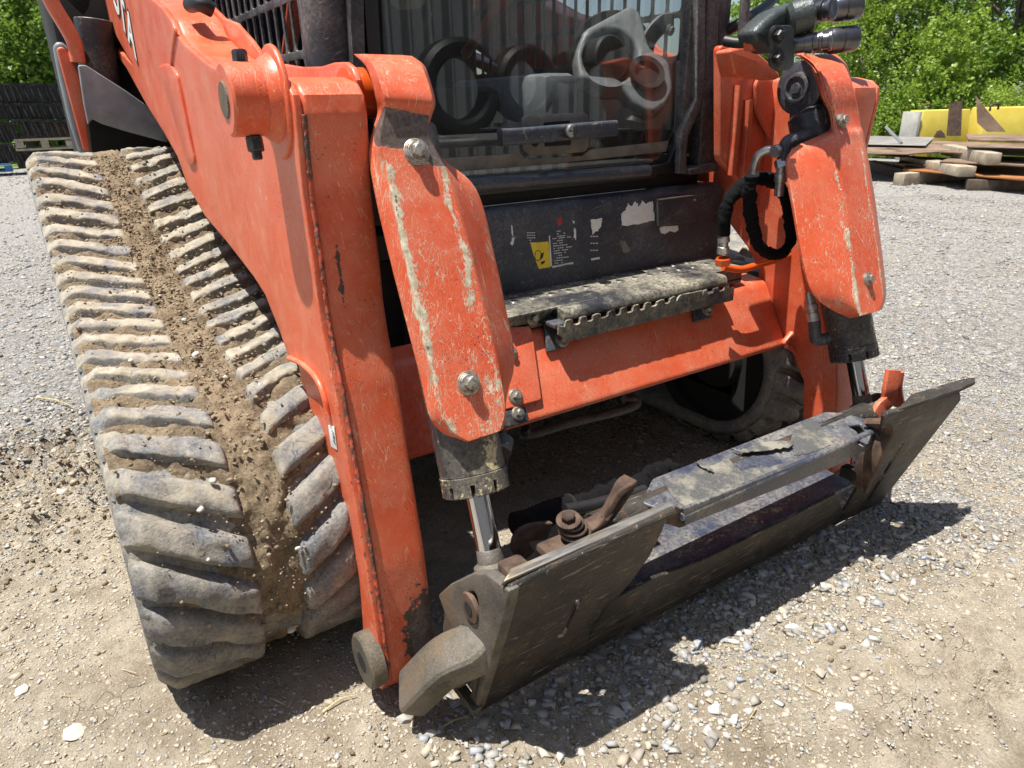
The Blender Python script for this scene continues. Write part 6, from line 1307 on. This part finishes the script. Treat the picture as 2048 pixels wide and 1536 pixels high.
# ---------------------------------------------------------------- hose loop in its sleeve
YH = 1.22
lp_ = [(1448,505),(1448,470),(1450,430),(1462,395),(1490,368),(1525,356),(1555,370),(1572,405),(1580,450),(1582,480),(1565,505),(1540,508),(1518,490),(1505,455),(1500,420),(1498,385),(1502,352)]
HS = tube('sleeved_hose', [W(x, y, Y=YH-.004*k) for k, (x, y) in enumerate(lp_[1:])], lambda t: .0155+.0015*math.sin(t*9), M['hose_sleeve'], L, 18, 14); wrinkle(HS, lp_, .75, 80, .02); part(HS, 'looped hose in a wrinkled black sleeve beside the right guard')
sub(tube('fitting_pipe', [W(1448,452,Y=YH), W(1448,462,Y=YH)], .014, M['rubber_black'], L, 14, 3), HS)
sub(lathe('hose_end', W(1449,455,Y=YH), W(1446,512,Y=YH)-W(1449,455,Y=YH), [(0, .0125), (.002, .0135), (.022, .0135), (.03, .0155), (.036, .0155), (.038, .012), (.048, .012), (.05, .015), (.066, .0155), (.068, .012), (.07, .012)], M['zinc'], L, 20), HS)
sub(cyl('orange_nut', W(1446,516,Y=YH), W(1446,530,Y=YH), .021, M['orange_clean'], L, .002, 6), HS)
sub(tube('orange_pipe', [W(1446,534,Y=YH+.03), W(1480,539,Y=YH+.02), W(1515,530,Y=YH+.02), W(1550,520,Y=YH+.02), W(1590,506,Y=YH+.02)], .0095, M['orange_clean'], L, 16), HS)
# ---------------------------------------------------------------- rear pieces seen past the left arm
YR = 3.0
rf = plate('rear_bumper', [(106,92),(113,83),(126,84),(138,96),(160,140),(178,240),(186,310),(160,310),(135,230),(115,140)], .05, M['grey_panel'], L, .02, .012, Y=YR); part(rf, 'worn rear bumper end, orange paint rubbed off')
sub(plate('bumper_face', [(112,96),(126,92),(140,112),(158,150),(170,215),(180,302),(167,302),(148,230),(130,165)], .02, OW, L, .02, .006, Y=YR-.012), rf)
plate('rear_side_panel', [(156,130),(172,130),(250,180),(335,240),(345,262),(335,285),(250,262),(205,248),(185,238),(176,250),(168,210)], .03, M['grey_panel'], L, .006, .004, Y=2.9)
rt = bar('rear_link', [W(88,-30,Y=2.98), W(106,10,Y=2.98), W(130,50,Y=2.98), W(148,85,Y=2.98), W(156,125,Y=2.98)], .06, .045, (0, 1, 0), OR, L, 6)
cyl('lift_cylinder', W(205,200,Y=3.05), W(188,40,Y=3.05), .062, BK, L); plate('link_plate', [(112,-20),(190,-20),(180,20),(168,37),(150,20)], .05, OR, L, .01, .006, Y=3.1)
box('rear_housing', W(230, 150, Y=3.35)+np.array([.12, 0, 0]), (.62, .5, 1.0), M['dark_matter'], L, .03)
tube('hose', [W(380,10,Y=1.95), W(400,8,Y=1.9), W(425,20,Y=1.9)], .017, M['rubber_black'], L)

def tyre(px, py, Yv, ro, label):
    q = W(px, py, Y=Yv); c = np.array([q[0], 2*YD-Yv, q[2]]); t = lathe('tyre', (c[0], c[1]-.11, c[2]), (0, 1, 0), [(.03, ro*.62), (0, ro*.72), (0, ro*.9), (.04, ro), (.18, ro), (.22, ro*.9), (.22, ro*.72), (.19, ro*.62), (.03, ro*.62)], M['rubber_black'], None, 56)
    F = [p for p in t.data.polygons if len(p.vertices) > 4]; bm = bmesh.new(); bm.from_mesh(t.data); bm.faces.ensure_lookup_table(); bmesh.ops.delete(bm, geom=[f for f in bm.faces if len(f.verts) > 4], context='FACES'); bm.to_mesh(t.data); bm.free()
    return tag(t, label, 'tyre', 'tyres reflected in the cab door'), c, ro
T1 = tyre(915, 178, 5.7, .40, 'larger black tyre standing on the bench, mirrored at the left of the cab door'); T2 = tyre(1047, 168, 5.8, .33, 'smaller black tyre standing on the bench, mirrored beside the cab door handle')
zb2 = T2[1][2]-T2[2]; zb1 = T1[1][2]-T1[2]
bn = empty('bench', (T1[1][0]+.4, T1[1][1], 0), 'low steel bench carrying two tyres behind the photographer', 'bench')
box('bench_top', (T1[1][0]+.45, T1[1][1], zb1-.03), (2.4, .6, .06), M['frame_black'], bn, .01); box('riser', (T2[1][0], T2[1][1], (zb1+zb2)/2), (.5, .3, max(.02, abs(zb2-zb1))), M['frame_black'], bn, .005)
for dx in (-1.1, 1.1):
    for dy in (-.25, .25): box('leg', (T1[1][0]+.45+dx, T1[1][1]+dy, (zb1-.06)/2), (.06, .06, zb1-.06), M['frame_black'], bn, .005)
